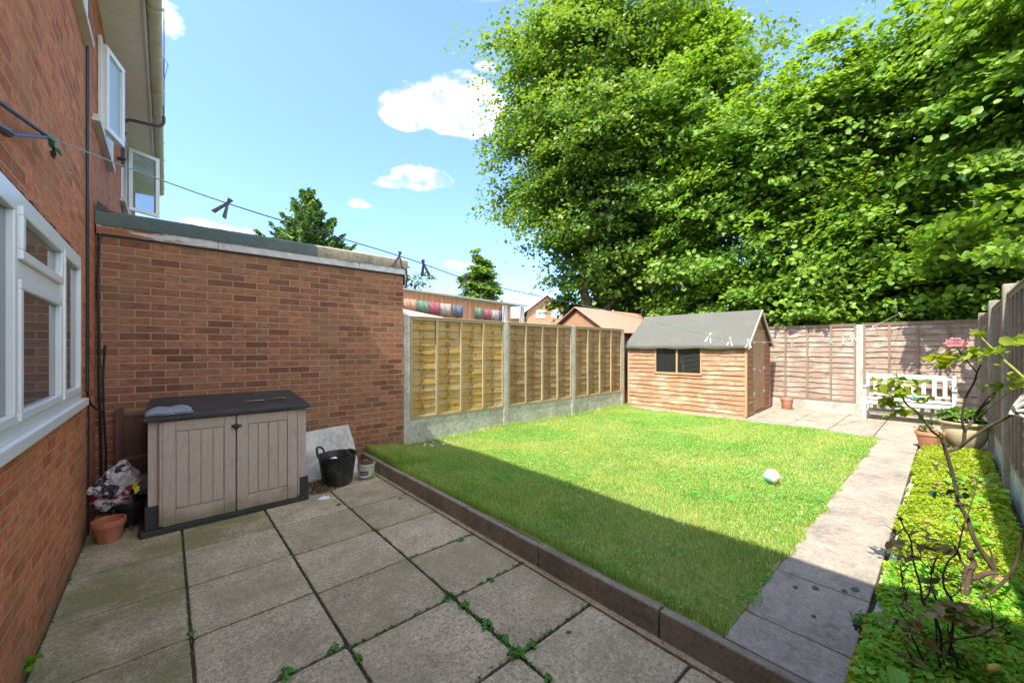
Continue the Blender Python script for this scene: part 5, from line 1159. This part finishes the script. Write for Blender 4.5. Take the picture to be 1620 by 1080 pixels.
tag(np_mesh('grass', np.concatenate(Vs), np.concatenate(Fs), gmat), 'short green lawn grass, bright in sun and dark in the house shade', 'grass', kind='stuff')
# clover leaves in the lawn and white clover heads
def scatter(n_, xr, yr, zf, h, size, mat, name, label, cat, lawn=True, up=1.6, seedv=3, asp=.9, cond=None, par=None):
    q = np.random.default_rng(seedv); x = xr[0]+(xr[1]-xr[0])*q.random(n_); y = yr[0]+(yr[1]-yr[0])*q.random(n_)
    ok = in_poly(x, y) if lawn else np.ones(n_, bool)
    if cond is not None: ok &= cond(x, y, q)
    x, y = x[ok], y[ok]; m_ = len(x); z = zf(x, y)+h[0]+(h[1]-h[0])*q.random(m_); N = q.normal(size=(m_, 3))*.5; N[:, 2] += up
    V, F = leaf_arrays(np.stack([x, y, z], 1), N, size*(.5+q.random(m_)), asp, seedv=seedv); o = np_mesh(name, V, F, mat, par); tag(o, label, cat, kind='stuff'); return o
clov = m_leaf('clover_leaf', (.09, .36, .06), (.2, .50, .09), trans=.35, size=3)
def cpatch(x, y, q): return q.random(len(x)) < (.15+.85*(np.sin(x*2.2+1.3)*np.sin(y*1.7+x*.6) > .1))
scatter(60000, (2.06, 8.4), (.7, 5.2), lz, (.022, .040), .014, clov, 'clover', 'low clover leaves among the lawn grass', 'clover', cond=cpatch, seedv=31)
scatter(900, (3.0, 8.4), (.7, 5.2), lz, (.030, .042), .011, M['paintwhite'], 'clover_flowers', 'tiny white clover flowers dotted over the sunny lawn', 'flowers', seedv=32, cond=lambda x, y, q: q.random(len(x)) < .35+.65*(np.sin(x*3)*np.cos(y*2.6) > .2))
dbm = m_plain('straw', (.42, .33, .18), .9)
scatter(1600, (2.9, 8.5), (4.75, 5.3), lz, (.002, .012), .03, dbm, 'dry_thatch', 'dry straw thatch on the bare lawn edge by the fence', 'straw', seedv=33, asp=.18)
mb = MB(); rr = random.Random(12)
def stone(mb, c, s, rr):
    vs = []; 
    for k in range(8):
        sx_, sy_, sz_ = (-1 if k & 1 else 1), (-1 if k & 2 else 1), (-1 if k & 4 else 1); vs.append((c[0]+sx_*s*rr.uniform(.6, 1.1), c[1]+sy_*s*rr.uniform(.5, .9), c[2]+sz_*s*rr.uniform(.35, .6)))
    mb.add(vs, [(0, 1, 3, 2), (4, 6, 7, 5), (0, 4, 5, 1), (2, 3, 7, 6), (0, 2, 6, 4), (1, 5, 7, 3)])
for i, (x, y, s) in enumerate([(2.86, 5.15, .03), (2.90, 5.02, .035), (2.80, 5.06, .02), (2.98, 5.10, .02), (3.08, 4.98, .028), (2.72, 5.12, .018), (3.03, 5.2, .022)]):
    mb = MB(); stone(mb, (x, y, .148), s, rr); tag(mb.build('stone', M['rubble'], bevel=.006), ['pale stone lying nearest the fence foot by the first post', 'largest pale stone in the shaded lawn corner', 'small pale stone in the shaded lawn corner'][min(i, 2)] if i < 2 else ['', '', 'small flat stone between the two largest in the lawn corner', 'stone right of the largest pale stone in the lawn corner', 'chalky stone at the edge of the sunlit grass', 'pebble nearest the first fence post', 'pebble touching the gravel board beside the dry grass'][i], 'stone', 'stones at the lawn corner')

# ------------------------------------------------------------------ planted bed
gcv = m_leaf('groundcover_leaf', (.20, .32, .014), (.42, .52, .04), trans=.4, rough=.5, size=3)
gcd = m_leaf('groundcover_leaf_b', (.12, .38, .03), (.28, .58, .07), trans=.4, rough=.5, size=3)
def bz(x, y): return .150-.03*np.clip((y-.12)/.12, 0, 1)+.030*np.sin(x*3.1)*np.sin(y*6)+.022*np.sin(x*11+y*7)*np.sin(x*4.3-y*9)
def bed_edge(x, y, q): return (y < .262+.03*np.sin(x*6)+.025*np.sin(x*15)) & ((x < 8.02) | (y < -.3))
scatter(62000, (1.9, 8.15), (-.36, .28), bz, (.0, .065), .019, gcv, 'ground_cover', 'bright green low ground cover filling the bed by the right fence', 'ground cover', lawn=False, seedv=41, cond=bed_edge, up=1.0)
scatter(15000, (1.9, 3.6), (-.40, .26), bz, (.0, .07), .026, gcd, 'ground_cover', 'darker green ground cover at the shaded near end of the bed', 'ground cover', lawn=False, seedv=42, cond=bed_edge, up=1.0)
mb = MB(); mb.box((1.6, -.37, .10), (8.1, .225, .14)); tag(mb.build('bed_soil', M['soil']), kind='structure')
q = np.random.default_rng(51); C = []; N = []; S = []
for k in range(900):
    x = 1.95+6.1*q.random(); y = -.36+.56*q.random(); h = .05+.10*q.random()*(1 if x < 4.5 else .6); lx, ly = q.normal()*.02, q.normal()*.02; m_ = 9
    for j in range(m_):
        t_ = (j+1)/m_; C.append([x+lx*t_+q.normal()*.010, y+ly*t_+q.normal()*.010, .17+h*t_]); N.append([q.normal()*.6, q.normal()*.6, 1]); S.append(.022*(1.1-.5*t_)*(.7+.6*q.random()))
V, F = leaf_arrays(np.array(C), np.array(N), np.array(S), .6, seedv=52)
tag(np_mesh('leafy_sprigs', V, F, gcv), 'taller leafy sprigs standing above the bright ground cover', 'ground cover', kind='stuff')
# larger dock-like leaves
scatter(170, (2.0, 6.5), (-.36, .15), bz, (.05, .12), .058, gcd, 'broad_weeds', 'broad soft leaves standing above the ground cover near the fence', 'weeds', lawn=False, seedv=43, asp=.8, cond=lambda x, y, q: (y < .02) | (x < 3))
scatter(130, (2.0, 7.5), (-.30, .20), bz, (.04, .08), .040, m_leaf('fallen_leaf', (.4, .17, .10), (.55, .33, .22), trans=.2, rough=.8), 'fallen_petals', 'dry pinkish fallen leaves scattered over the ground cover', 'fallen leaves', lawn=False, seedv=44)
#@@PART3
ROSE = [(0.026, 0.021, [(3.264, -0.056, 0.141), (3.268, -0.059, 0.173), (3.292, -0.067, 0.252), (3.316, -0.075, 0.317), (3.325, -0.083, 0.352)]), (0.019, 0.016, [(3.319, -0.078, 0.295), (3.325, -0.11, 0.311), (3.33, -0.141, 0.343), (3.355, -0.177, 0.351)]), (0.014, 0.01, [(3.354, -0.175, 0.349), (3.341, -0.137, 0.426), (3.325, -0.096, 0.521), (3.329, -0.073, 0.619), (3.322, -0.04, 0.704), (3.333, -0.023, 0.828), (3.3, 0.006, 0.979), (3.283, 0.021, 1.056), (3.276, 0.028, 1.087)]), (0.011, 0.005, [(3.283, -0.072, 0.173), (3.268, -0.125, 0.233), (3.276, -0.173, 0.3), (3.283, -0.22, 0.399), (3.283, -0.246, 0.51), (3.265, -0.257, 0.625), (3.277, -0.268, 0.704)]), (0.01, 0.005, [(3.319, -0.078, 0.331), (3.323, -0.054, 0.37), (3.332, -0.035, 0.424), (3.328, -0.019, 0.456)]), (0.02, 0.007, [(3.327, -0.085, 0.338), (3.356, -0.097, 0.375), (3.35, -0.078, 0.413), (3.377, -0.102, 0.435), (3.377, -0.116, 0.447)]), (0.009, 0.004, [(3.351, -0.173, 0.36), (3.372, -0.165, 0.419), (3.367, -0.147, 0.484)]), (0.007, 0.004, [(3.351, -0.173, 0.36), (3.324, -0.162, 0.324), (3.283, -0.126, 0.293), (3.268, -0.099, 0.304)]), (0.012, 0.007, [(3.3, 0.006, 0.979), (3.322, -0.04, 1.005), (3.329, -0.06, 1.038), (3.32, -0.065, 1.108), (3.34, -0.096, 1.169), (3.337, -0.12, 1.239), (3.355, -0.15, 1.274), (3.348, -0.17, 1.326)]), (0.009, 0.008, [(3.322, -0.04, 1.005), (3.293, -0.095, 1.083), (3.276, -0.146, 1.147), (3.25, -0.19, 1.193), (3.218, -0.215, 1.223), (3.2, -0.24, 1.236)]), (0.008, 0.004, [(3.317, -0.063, 1.104), (3.292, -0.054, 1.161), (3.28, -0.056, 1.221), (3.262, -0.067, 1.299), (3.262, -0.094, 1.376), (3.244, -0.105, 1.434), (3.229, -0.118, 1.48)]), (0.004, 0.003, [(3.244, -0.105, 1.434), (3.212, -0.09, 1.459), (3.16, -0.07, 1.493), (3.106, -0.048, 1.533), (3.073, -0.032, 1.569)]), (0.006, 0.003, [(3.069, -0.256, 1.405), (3.101, -0.219, 1.46), (3.137, -0.184, 1.511), (3.177, -0.152, 1.565), (3.189, -0.122, 1.613), (3.204, -0.109, 1.649)]), (0.007, 0.003, [(3.283, 0.021, 1.056), (3.214, 0.056, 1.095), (3.166, 0.073, 1.133), (3.072, 0.116, 1.219), (3.02, 0.149, 1.258), (2.973, 0.164, 1.31), (2.955, 0.18, 1.409), (2.939, 0.194, 1.433)]), (0.004, 0.002, [(3.34, -0.096, 1.169), (3.311, -0.138, 1.227), (3.28, -0.177, 1.284), (3.235, -0.204, 1.33), (3.211, -0.236, 1.35)]), (0.004, 0.002, [(3.337, -0.12, 1.239), (3.317, -0.143, 1.293), (3.316, -0.169, 1.337), (3.29, -0.173, 1.347)]), (0.005, 0.002, [(3.337, -0.027, 0.832), (3.308, -0.001, 0.897), (3.269, 0.034, 0.923), (3.231, 0.068, 0.953)]), (0.004, 0.002, [(2.973, 0.164, 1.31), (3.004, 0.136, 1.293), (3.041, 0.103, 1.277)])]
ROSE_LEAF = [(2.99, 0.015, 1.518, 2, 0.075), (2.954, 0.046, 1.506, 1, 0.06), (2.984, 0.02, 1.49, 2, 0.055), (3.055, -0.016, 1.521, 2, 0.05), (3.124, -0.064, 1.521, 3, 0.05), (3.181, -0.102, 1.501, 2, 0.045), (3.134, -0.14, 1.545, 3, 0.055), (3.136, -0.115, 1.561, 2, 0.05), (3.136, -0.169, 1.557, 2, 0.05), (3.148, -0.153, 1.501, 1, 0.035), (3.107, -0.224, 1.593, 2, 0.065), (3.196, -0.102, 1.653, 3, 0.045), (3.256, -0.156, 1.36, 2, 0.055), (3.224, -0.194, 1.367, 2, 0.055), (3.189, -0.229, 1.396, 3, 0.055), (3.236, -0.124, 1.347, 1, 0.04), (3.168, -0.251, 1.422, 2, 0.04), (2.942, 0.191, 1.335, 3, 0.06), (2.967, 0.169, 1.326, 3, 0.055), (2.992, 0.147, 1.363, 2, 0.05), (3.016, 0.125, 1.388, 2, 0.055), (3.041, 0.103, 1.318, 2, 0.05), (3.062, 0.084, 1.302, 2, 0.05), (2.995, 0.171, 1.208, 3, 0.045), (3.043, 0.115, 1.284, 2, 0.045), (2.946, 0.215, 1.274, 3, 0.055), (2.921, 0.237, 1.349, 2, 0.05), (2.939, 0.22, 1.382, 2, 0.05), (3.191, 0.05, 1.159, 2, 0.035), (3.132, 0.089, 1.186, 2, 0.035), (3.02, 0.149, 1.241, 2, 0.04), (2.964, 0.198, 1.224, 1, 0.07), (2.93, 0.202, 1.392, 2, 0.045)]
DARK_LEAF = [(2.978, 0.025, 0.938, 1, 0.05), (2.959, 0.043, 0.815, 2, 0.055), (3.003, 0.003, 0.828, 2, 0.05), (3.013, -0.006, 0.869, 1, 0.045), (3.073, -0.059, 0.888, 2, 0.055), (3.087, -0.072, 0.841, 2, 0.04), (3.087, -0.072, 0.749, 2, 0.05), (3.08, -0.065, 0.808, 1, 0.05), (3.035, -0.026, 0.795, 2, 0.04), (3.092, -0.077, 0.768, 1, 0.04), (3.011, -0.004, 0.752, 1, 0.035), (3.157, -0.134, 0.875, 2, 0.035), (3.122, -0.103, 0.901, 2, 0.035)]
BROWN_LEAF = [(2.623, 0.074, 0.698, 3, 0.045), (2.654, 0.046, 0.697, 2, 0.04), (2.596, 0.098, 0.71, 2, 0.04), (2.538, 0.15, 0.668, 4, 0.05), (2.556, 0.134, 0.597, 3, 0.05), (2.52, 0.166, 0.651, 3, 0.04), (2.681, 0.023, 0.627, 3, 0.055), (2.623, 0.074, 0.639, 3, 0.045), (2.636, 0.062, 0.627, 2, 0.04), (2.636, 0.062, 0.582, 2, 0.035), (2.609, 0.086, 0.597, 2, 0.04), (2.623, 0.074, 0.483, 2, 0.05), (2.649, 0.05, 0.496, 2, 0.045), (2.676, 0.026, 0.651, 2, 0.04), (2.379, 0.104, 0.443, 3, 0.05), (2.424, 0.064, 0.425, 3, 0.055), (2.499, -0.003, 0.448, 6, 0.05), (2.514, -0.016, 0.423, 6, 0.05), (2.476, 0.017, 0.433, 4, 0.05), (2.551, -0.05, 0.378, 5, 0.06), (2.588, -0.083, 0.363, 5, 0.06), (2.618, -0.109, 0.353, 3, 0.05), (2.304, 0.17, 0.38, 3, 0.045), (2.357, 0.124, 0.383, 4, 0.04), (2.386, 0.097, 0.373, 3, 0.05), (2.424, 0.064, 0.303, 3, 0.05), (2.375, 0.107, 0.308, 3, 0.04), (2.39, 0.094, 0.228, 4, 0.06), (2.372, 0.11, 0.233, 3, 0.05), (2.401, 0.084, 0.163, 3, 0.05), (2.36, 0.12, 0.363, 4, 0.035), (2.532, -0.033, 0.458, 4, 0.045), (2.454, 0.037, 0.433, 3, 0.04)]
TWIGS = [(0.01, 0.003, [(2.457, 0.034, 0.143), (2.439, 0.05, 0.158), (2.431, 0.071, 0.225), (2.427, 0.088, 0.272), (2.426, 0.102, 0.305), (2.421, 0.12, 0.365), (2.383, 0.154, 0.447)]), (0.011, 0.004, [(2.472, 0.02, 0.143), (2.476, 0.017, 0.173), (2.487, 0.021, 0.24), (2.504, 0.019, 0.308), (2.506, 0.031, 0.372), (2.513, 0.038, 0.385), (2.504, 0.073, 0.439), (2.525, 0.081, 0.499), (2.524, 0.095, 0.562), (2.541, 0.107, 0.614), (2.564, 0.113, 0.679), (2.556, 0.134, 0.734), (2.541, 0.146, 0.775)]), (0.009, 0.003, [(2.482, 0.012, 0.143), (2.487, 0.007, 0.193), (2.517, -0.006, 0.265), (2.542, -0.015, 0.359), (2.574, -0.017, 0.447), (2.577, 0.007, 0.496), (2.599, 0.014, 0.536), (2.641, 0.004, 0.583), (2.668, -0.007, 0.604), (2.708, -0.029, 0.631), (2.756, -0.045, 0.716), (2.81, -0.066, 0.797), (2.859, -0.083, 0.875), (2.913, -0.104, 0.978)]), (0.008, 0.003, [(2.521, -0.023, 0.133), (2.527, -0.028, 0.213), (2.51, -0.013, 0.283), (2.514, -0.003, 0.335), (2.525, 0.0, 0.374)]), (0.006, 0.002, [(2.487, 0.021, 0.29), (2.498, -0.016, 0.325), (2.511, -0.068, 0.36), (2.516, -0.099, 0.389), (2.51, -0.12, 0.425), (2.503, -0.14, 0.444), (2.498, -0.163, 0.477)]), (0.006, 0.003, [(2.498, 0.038, 0.392), (2.489, 0.032, 0.338), (2.476, 0.031, 0.265), (2.472, 0.02, 0.193)]), (0.006, 0.002, [(2.504, 0.073, 0.439), (2.542, 0.053, 0.479), (2.56, 0.049, 0.536), (2.587, 0.039, 0.593), (2.613, 0.029, 0.62)]), (0.005, 0.002, [(2.522, 0.029, 0.437), (2.539, 0.042, 0.486), (2.542, 0.053, 0.531), (2.545, 0.063, 0.568)]), (0.005, 0.002, [(2.423, 0.118, 0.431), (2.431, 0.124, 0.476), (2.434, 0.135, 0.527), (2.448, 0.136, 0.573), (2.451, 0.147, 0.599)]), (0.004, 0.002, [(2.448, 0.136, 0.568), (2.482, 0.119, 0.583)]), (0.005, 0.002, [(2.574, -0.017, 0.447), (2.581, 0.004, 0.486), (2.559, -0.003, 0.472), (2.624, -0.034, 0.486), (2.628, -0.038, 0.501)]), (0.004, 0.002, [(2.51, -0.12, 0.425), (2.543, -0.123, 0.464), (2.566, -0.117, 0.509)]), (0.005, 0.002, [(2.446, 0.044, 0.138), (2.416, 0.084, 0.194), (2.385, 0.125, 0.283), (2.38, 0.143, 0.321)]), (0.005, 0.002, [(2.549, 0.113, 0.613), (2.59, 0.09, 0.596), (2.636, 0.062, 0.549), (2.663, 0.038, 0.513), (2.685, 0.019, 0.483)]), (0.005, 0.002, [(2.63, 0.054, 0.519), (2.658, 0.042, 0.567), (2.689, 0.029, 0.597)]), (0.004, 0.002, [(2.564, 0.113, 0.679), (2.59, 0.09, 0.656), (2.626, 0.058, 0.638), (2.652, 0.034, 0.626), (2.697, -0.005, 0.62)]), (0.004, 0.002, [(2.556, 0.134, 0.734), (2.529, 0.158, 0.698), (2.502, 0.181, 0.662)]), (0.004, 0.002, [(2.514, 0.144, 0.389), (2.536, 0.124, 0.436), (2.518, 0.14, 0.507), (2.53, 0.143, 0.578), (2.555, 0.121, 0.555)]), (0.004, 0.002, [(2.639, 0.046, 0.477), (2.623, 0.034, 0.425), (2.617, 0.026, 0.396)]), (0.003, 0.002, [(2.991, -0.053, 0.627), (2.967, -0.032, 0.678), (2.952, -0.019, 0.717)]), (0.003, 0.002, [(2.859, -0.083, 0.865), (2.906, -0.112, 0.889), (2.933, -0.122, 0.923)]), (0.003, 0.002, [(2.986, -0.049, 0.749), (2.992, -0.04, 0.797), (2.997, -0.032, 0.859), (2.973, 0.003, 0.941)])]
WEEDS = [(1.819, 3.793, 0.6), (1.797, 2.646, 0.9), (1.306, 2.076, 0.8), (1.348, 1.944, 0.9), (1.348, 1.728, 1.0), (1.358, 1.585, 0.9), (1.331, 1.46, 1.25), (1.429, 1.45, 0.9), (1.353, 1.262, 0.7), (0.724, 1.968, 0.8), (1.635, 2.039, 0.6), (0.432, 2.106, 1.1), (0.65, 2.122, 0.9), (0.102, 2.773, 0.6), (1.288, 4.047, 0.7), (1.656, 1.388, 0.5), (1.818, 3.553, 0.4), (0.71, 3.278, 0.4), (2.086, 0.717, 0.6)]
BLOOM = (3.035, -0.026, 1.57)
BUDS = [(3.233, -0.122, 1.34), (2.942, 0.191, 1.429), (3.279, 0.025, 1.087)]
TIE = [(3.214, -0.212, 1.228), (3.194, -0.261, 1.34), (3.197, -0.263, 1.302), (3.199, -0.265, 1.265), (3.194, -0.261, 1.233)]
YL = (2.56, -0.127, 0.24)
WS = (-0.49, 2.93)

def crowns_of(pts, m, name, par, seedv, asp=.62, up=.7, spread=.035, out=None, droop=0.):
    q = np.random.default_rng(seedv); C = []; N = []; S = []
    for x, y, z, n_, s in pts:
        for k in range(n_):
            C.append([x+q.normal()*spread*s/.05*.7, y+q.normal()*spread*s/.05*.7, z+q.normal()*.010]); v_ = q.normal(size=3)*.4; v_[2] += up; N.append(v_); S.append(s*(.8+.5*q.random()))
    V, F = leaf_arrays(np.array(C), np.array(N), np.array(S), asp, seedv=seedv, droop=droop); return np_mesh(name, V, F, m, par)
rb_ = thing('rose_bush', 'tall rose bush with pink bloom in the bed by the right fence', 'rose bush', (3.31, -.07, .15))
stm = m_bark('rose_stem', (.15, .105, .075), (.10, .11, .06)); green_st = m_plain('green_stem', (.25, .30, .06), .6, .2, 30)
mb = MB(); gp_ = []
for i, (r0, r1, pts) in enumerate(ROSE):
    P_ = smooth(pts, 4); rs_ = [r0+(r1-r0)*k/(len(P_)-1) for k in range(len(P_))]
    if i in (12, 13, 14): MB().tube(P_, rs_, 8).build('green_shoot', m_plain('green_stem', (.25, .30, .06), .6, .2, 30), rb_, smooth=True)
    else: mb.tube(P_, [max(.0016, r_*.82) for r_ in rs_], 8)
rr = random.Random(3)
for i, (r0, r1, pts) in enumerate(ROSE):     # thorns and snags
    for a, b in zip(pts, pts[1:]):
        if rr.random() < .5:
            q = Vector(a).lerp(Vector(b), rr.random()); mb.tube([q, q+Vector((rr.uniform(-1, 1), rr.uniform(-1, 1), rr.uniform(0, 1)))*.022], [.0025, .0005], 5)
mb.build('stem', stm, rb_, smooth=True)
crowns_of([(a, b, c, n_*2, s_*1.05) for a, b, c, n_, s_ in ROSE_LEAF], m_leaf('rose_leaf', (.14, .26, .02), (.34, .42, .04), trans=.5, yellow=(.50, .38, .03), size=6), 'leaves', rb_, 81)
crowns_of([(a, b, c, n_*2, s_*.8) for a, b, c, n_, s_ in DARK_LEAF], m_leaf('rose_leaf_dark', (.02, .045, .02), (.05, .09, .03), trans=.25), 'leaves', rb_, 82, up=1.0)
# bloom
fx = Vector((1.919, .494, 0)); fx = Vector(BLOOM)
mb = MB(); rr = random.Random(6)
for ring, (n_, r_, h_, s_) in enumerate(((5, .010, .022, .026), (6, .022, .014, .034), (7, .036, .002, .038), (6, .046, -.008, .032))):
    for k in range(n_):
        a = 6.283*k/n_+ring*.7+rr.uniform(-.2, .2); c, s = math.cos(a), math.sin(a); tx, ty = -s, c; w = s_*.62; vs = []
        for j, (u, o, z) in enumerate(((-1, .2, 0), (0, 0, 0), (1, .2, 0), (-1.1, .75, .5), (0, .7, .35), (1.1, .75, .5), (-.6, 1.15, .75), (0, 1.25, .7), (.6, 1.15, .75))):
            R_ = r_*.5+o*s_*(.35+.3*ring*.33); zz_ = h_+z*s_*(1.35-.30*ring)+rr.uniform(-.002, .002); vs.append((fx.x+c*R_+tx*u*w, fx.y+s*R_+ty*u*w, fx.z+zz_))
        mb.add(vs, [(0,1,4,3),(1,2,5,4),(3,4,7,6),(4,5,8,7)])
n = NT('petal'); ge = n.n('ShaderNodeNewGeometry'); n.fin(n.ramp(ge.outputs['Random Per Island'], [(0, (.84, .46, .54)), (.5, (.90, .62, .68)), (1, (.90, .62, .45))]), .6)
mb.build('bloom', n.m, rb_, smooth=True)
budm = m_plain('pale_bud', (.45, .36, .16), .7, .2)
for px_ in BUDS: MB().lathe([(0, -.012), (.007, -.008), (.009, 0), (.004, .014), (0, .018)], px_, 10).build('bud', budm, rb_, smooth=True)
cl_ = MB(); a = Vector(TIE[0]); 
for k, e_ in enumerate(TIE[1:]):
    P_ = smooth([a, a.lerp(Vector(e_), .35)+Vector((0, 0, .012-.004*k)), Vector(e_)+Vector((0, 0, -.004*k)), Vector(e_)+(Vector(e_)-a)*.8+Vector((0, 0, -.02))], 6)
    cl_.tube(P_, [.006+.006*j/len(P_) for j in range(len(P_))], 6)
tag(cl_.build('cloth_strip', m_plain('white_cloth', (.72, .71, .69), .9, .12, 60, .4), smooth=True), 'twisted white cloth strip tied round the rose branch at the right edge', 'cloth strip')
rr = random.Random(44)
ds = thing('dying_shrub', 'dark twiggy shrub with brown withered leaves at the near end of the bed', 'shrub', (2.34, .1, .15))
mb = MB()
for r0, r1, pts in TWIGS:
    for a, b in zip(pts, pts[1:]):
        for _ in range(2):
            q = Vector(a).lerp(Vector(b), rr.random()); dv = Vector((rr.uniform(-1, 1), rr.uniform(-1, 1), rr.uniform(.1, 1.2))).normalized()*rr.uniform(.02, .07); mb.tube([q, q+dv*.5+Vector((0, 0, .004)), q+dv], [.0017, .0013, .0008], 5)
    P_ = smooth(pts, 4); mb.tube(P_, [max(.0016, (r0+(r1-r0)*k/(len(P_)-1))*.58) for k in range(len(P_))], 6)
mb.build('stem', m_bark('dark_twig', (.12, .085, .06)), ds, smooth=True)
crowns_of(BROWN_LEAF, m_leaf('withered_leaf', (.14, .12, .05), (.38, .31, .15), trans=.3, rough=.8), 'withered_leaves', ds, 83, asp=.6, up=.9, spread=.03)
mb = MB(); mb.lathe([(0, -.006), (.008, -.003), (.009, .004), (0, .010)], TWIGS[1][2][-1], 8); mb.build('seed_head', M['soil'], ds)
mb = MB(); mb.tube([(YL[0]-.03, YL[1]+.02, .235), (YL[0]-.01, YL[1]+.005, .243), (YL[0]+.02, YL[1]-.01, .24), (YL[0]+.045, YL[1]-.02, .232)], [.004, .013, .012, .003], 8)
tag(mb.build('yellow_leaf', m_plain('yellow_leaf', (.75, .55, .10), .6, .1), smooth=True), 'curled yellow fallen leaf on the dark green cover, bottom right', 'leaf')
# ------------------------------------------------------------------ weeds in the joints
wm_ = m_leaf('weed_leaf', (.05, .22, .03), (.14, .38, .06), trans=.35, size=6)
q = np.random.default_rng(90); C = []; N = []; S = []
for k in range(26):
    a = q.random()*6.283; r_ = .008+.030*q.random(); C.append([r_*math.cos(a), r_*math.sin(a), .006+.022*q.random()]); N.append([math.cos(a)*.7, math.sin(a)*.7, 1]); S.append(.022+.012*q.random())
Vw, Fw = leaf_arrays(np.array(C), np.array(N), np.array(S), .55, seedv=91)
wp = None
WEED_LABELS = ['small flat weed in the short joint near the far end of the kerb', 'weed in the cross joint closest to the middle of the kerb', 'weed at the upper left end of the densest run of joint weeds', 'weed just below the first one in the densest run of joint weeds',
 'bushy weed halfway down the densest run of joint weeds', 'weed directly above the largest rosette weed', 'largest rosette weed where two joints cross near the bottom of the patio', 'weed immediately right of the largest rosette weed', 'weed on the joint below the largest rosette weed at the photo edge',
 'weed in the long joint between bottom edge weed and the dense run', 'small weed in the slab joint pointing at the kerb, right of the dense run', 'wide green weed by the bottom edge of the photo, left of centre', 'low weed just above the wide weed at the bottom edge', 'lone weed in the leftmost long patio joint',
 'weed in the joint just right of the cupboard base', 'tiny weed in the short joint nearest the lower kerb', 'tiny weed in the joint in front of the black tub', 'tiny weed in the long joint in front of the cupboard doors', 'weed at the kerb foot in the bottom right corner of the patio']
for i, (x, y, s) in enumerate(WEEDS):
    if wp is None: wp = np_mesh('weed', Vw, Fw, wm_); o = wp
    else: o = wp.copy(); COL.objects.link(o)
    o.location = (x, y, -.004); o.scale = (s, s*random.uniform(.7, 1.1), s*random.uniform(.8, 1.3)); o.rotation_euler = (0, 0, random.uniform(0, 6))
    lab = WEED_LABELS[i]
    tag(o, lab, 'weed', 'weeds in the patio joints')
wl = thing('seedling', 'bright green seedling at the foot of the orange brick wall', 'seedling', (WS[0], WS[1], 0))
crown('leaves', [(WS[0]+.012, WS[1], .055, .02, .03, .035)], 12, 4, .034, m_leaf('bright_leaf', (.12, .32, .02), (.22, .45, .03), trans=.5), wl, 92, tuft=.02)
MB().tube([(WS[0]+.005, WS[1], 0), (WS[0]+.014, WS[1], .05)], .002, 5).build('stem', green_st, wl)
mossm = m_leaf('joint_moss', (.035, .09, .015), (.09, .19, .03), trans=.2, rough=.8, size=5)
q = np.random.default_rng(95); C = []
for (x0, y0, x1, y1, n_, w) in ((1.345, 1.3, 1.345, 3.3, 700, .012), (1.345, 1.45, 1.345, 2.15, 900, .018), (.715, 1.0, .715, 4.2, 350, .010), (.1, 1.0, .1, 4.3, 200, .009), (1.35, 2.07, 1.95, 2.07, 200, .010), (1.35, 2.68, 1.95, 2.68, 170, .009), (.72, 2.08, 1.34, 2.08, 200, .010), (1.35, 1.46, 1.95, 1.46, 320, .013), (.72, 1.48, 1.34, 1.48, 150, .010), (.11, 2.1, .71, 2.1, 150, .01), (.1, 2.7, .7, 2.7, 80, .01), (-.49, 1.0, -.485, 5.0, 300, .012), (1.97, .8, 1.97, 5.0, 200, .01)):
    t_ = q.random(n_); t_ = t_[(np.sin(t_*23+x0*9)+np.sin(t_*51+y0)) > -.5]; m_ = len(t_)
    C.append(np.stack([x0+(x1-x0)*t_+q.normal(size=m_)*w*.6, y0+(y1-y0)*t_+q.normal(size=m_)*w*.6, -.004+.010*q.random(m_)], 1))
C = np.concatenate(C); N = q.normal(size=C.shape)*.6; N[:, 2] += .8; V, F = leaf_arrays(C, N, .010*(.6+q.random(len(C))), .6, seedv=96)
tag(np_mesh('joint_moss', V, F, mossm), 'moss and tiny weeds along the patio joints', 'moss', kind='stuff')
# dirt tuft where the path meets the bed
pe = thing('grass_tuft', 'small grass tuft with soil at the path edge in the shade', 'grass tuft', (2.72, .28, .15))
crown('leaves', [(2.72, .27, .165, .09, .05, .012)], 40, 5, .030, wm_, pe, 97, tuft=.03, asp=.25)
debris('loose_soil', 'dark loose soil spilled at the path edge beside the grass tuft', 'soil', (2.62, .26), .06, .148, 220, M['soil'], sz=.014, seedv=98)
# crumbs and twigs lying on the slabs
q = np.random.default_rng(99); C = np.stack([-.45+2.4*q.random(420), .8+4.2*q.random(420), .002+.003*q.random(420)], 1); N = q.normal(size=C.shape)*.3; N[:, 2] += 1
V, F = leaf_arrays(C, N, .009*(.4+1.3*q.random(420)), .5, seedv=100); tag(np_mesh('grit', V, F, dead), 'dark crumbs and twig bits scattered on the patio slabs', 'grit', kind='stuff')

dp = m_plain('dark_spot', (.10, .085, .07), .9)
for i, (x, y, r_) in enumerate(((2.86, .52, .028), (2.95, .40, .022), (3.02, .36, .032), (2.55, .47, .018), (2.78, .60, .02))):
    mb = MB(); n_ = 14; mb.add([(x+r_*(1+.25*math.sin(k*2.3+i))*math.cos(6.283*k/n_)*.8, y+r_*(1+.2*math.cos(k*3.1))*math.sin(6.283*k/n_)*.6, .1545) for k in range(n_)], [tuple(range(n_))])
    tag(mb.build('path_stain', dp), kind='structure')
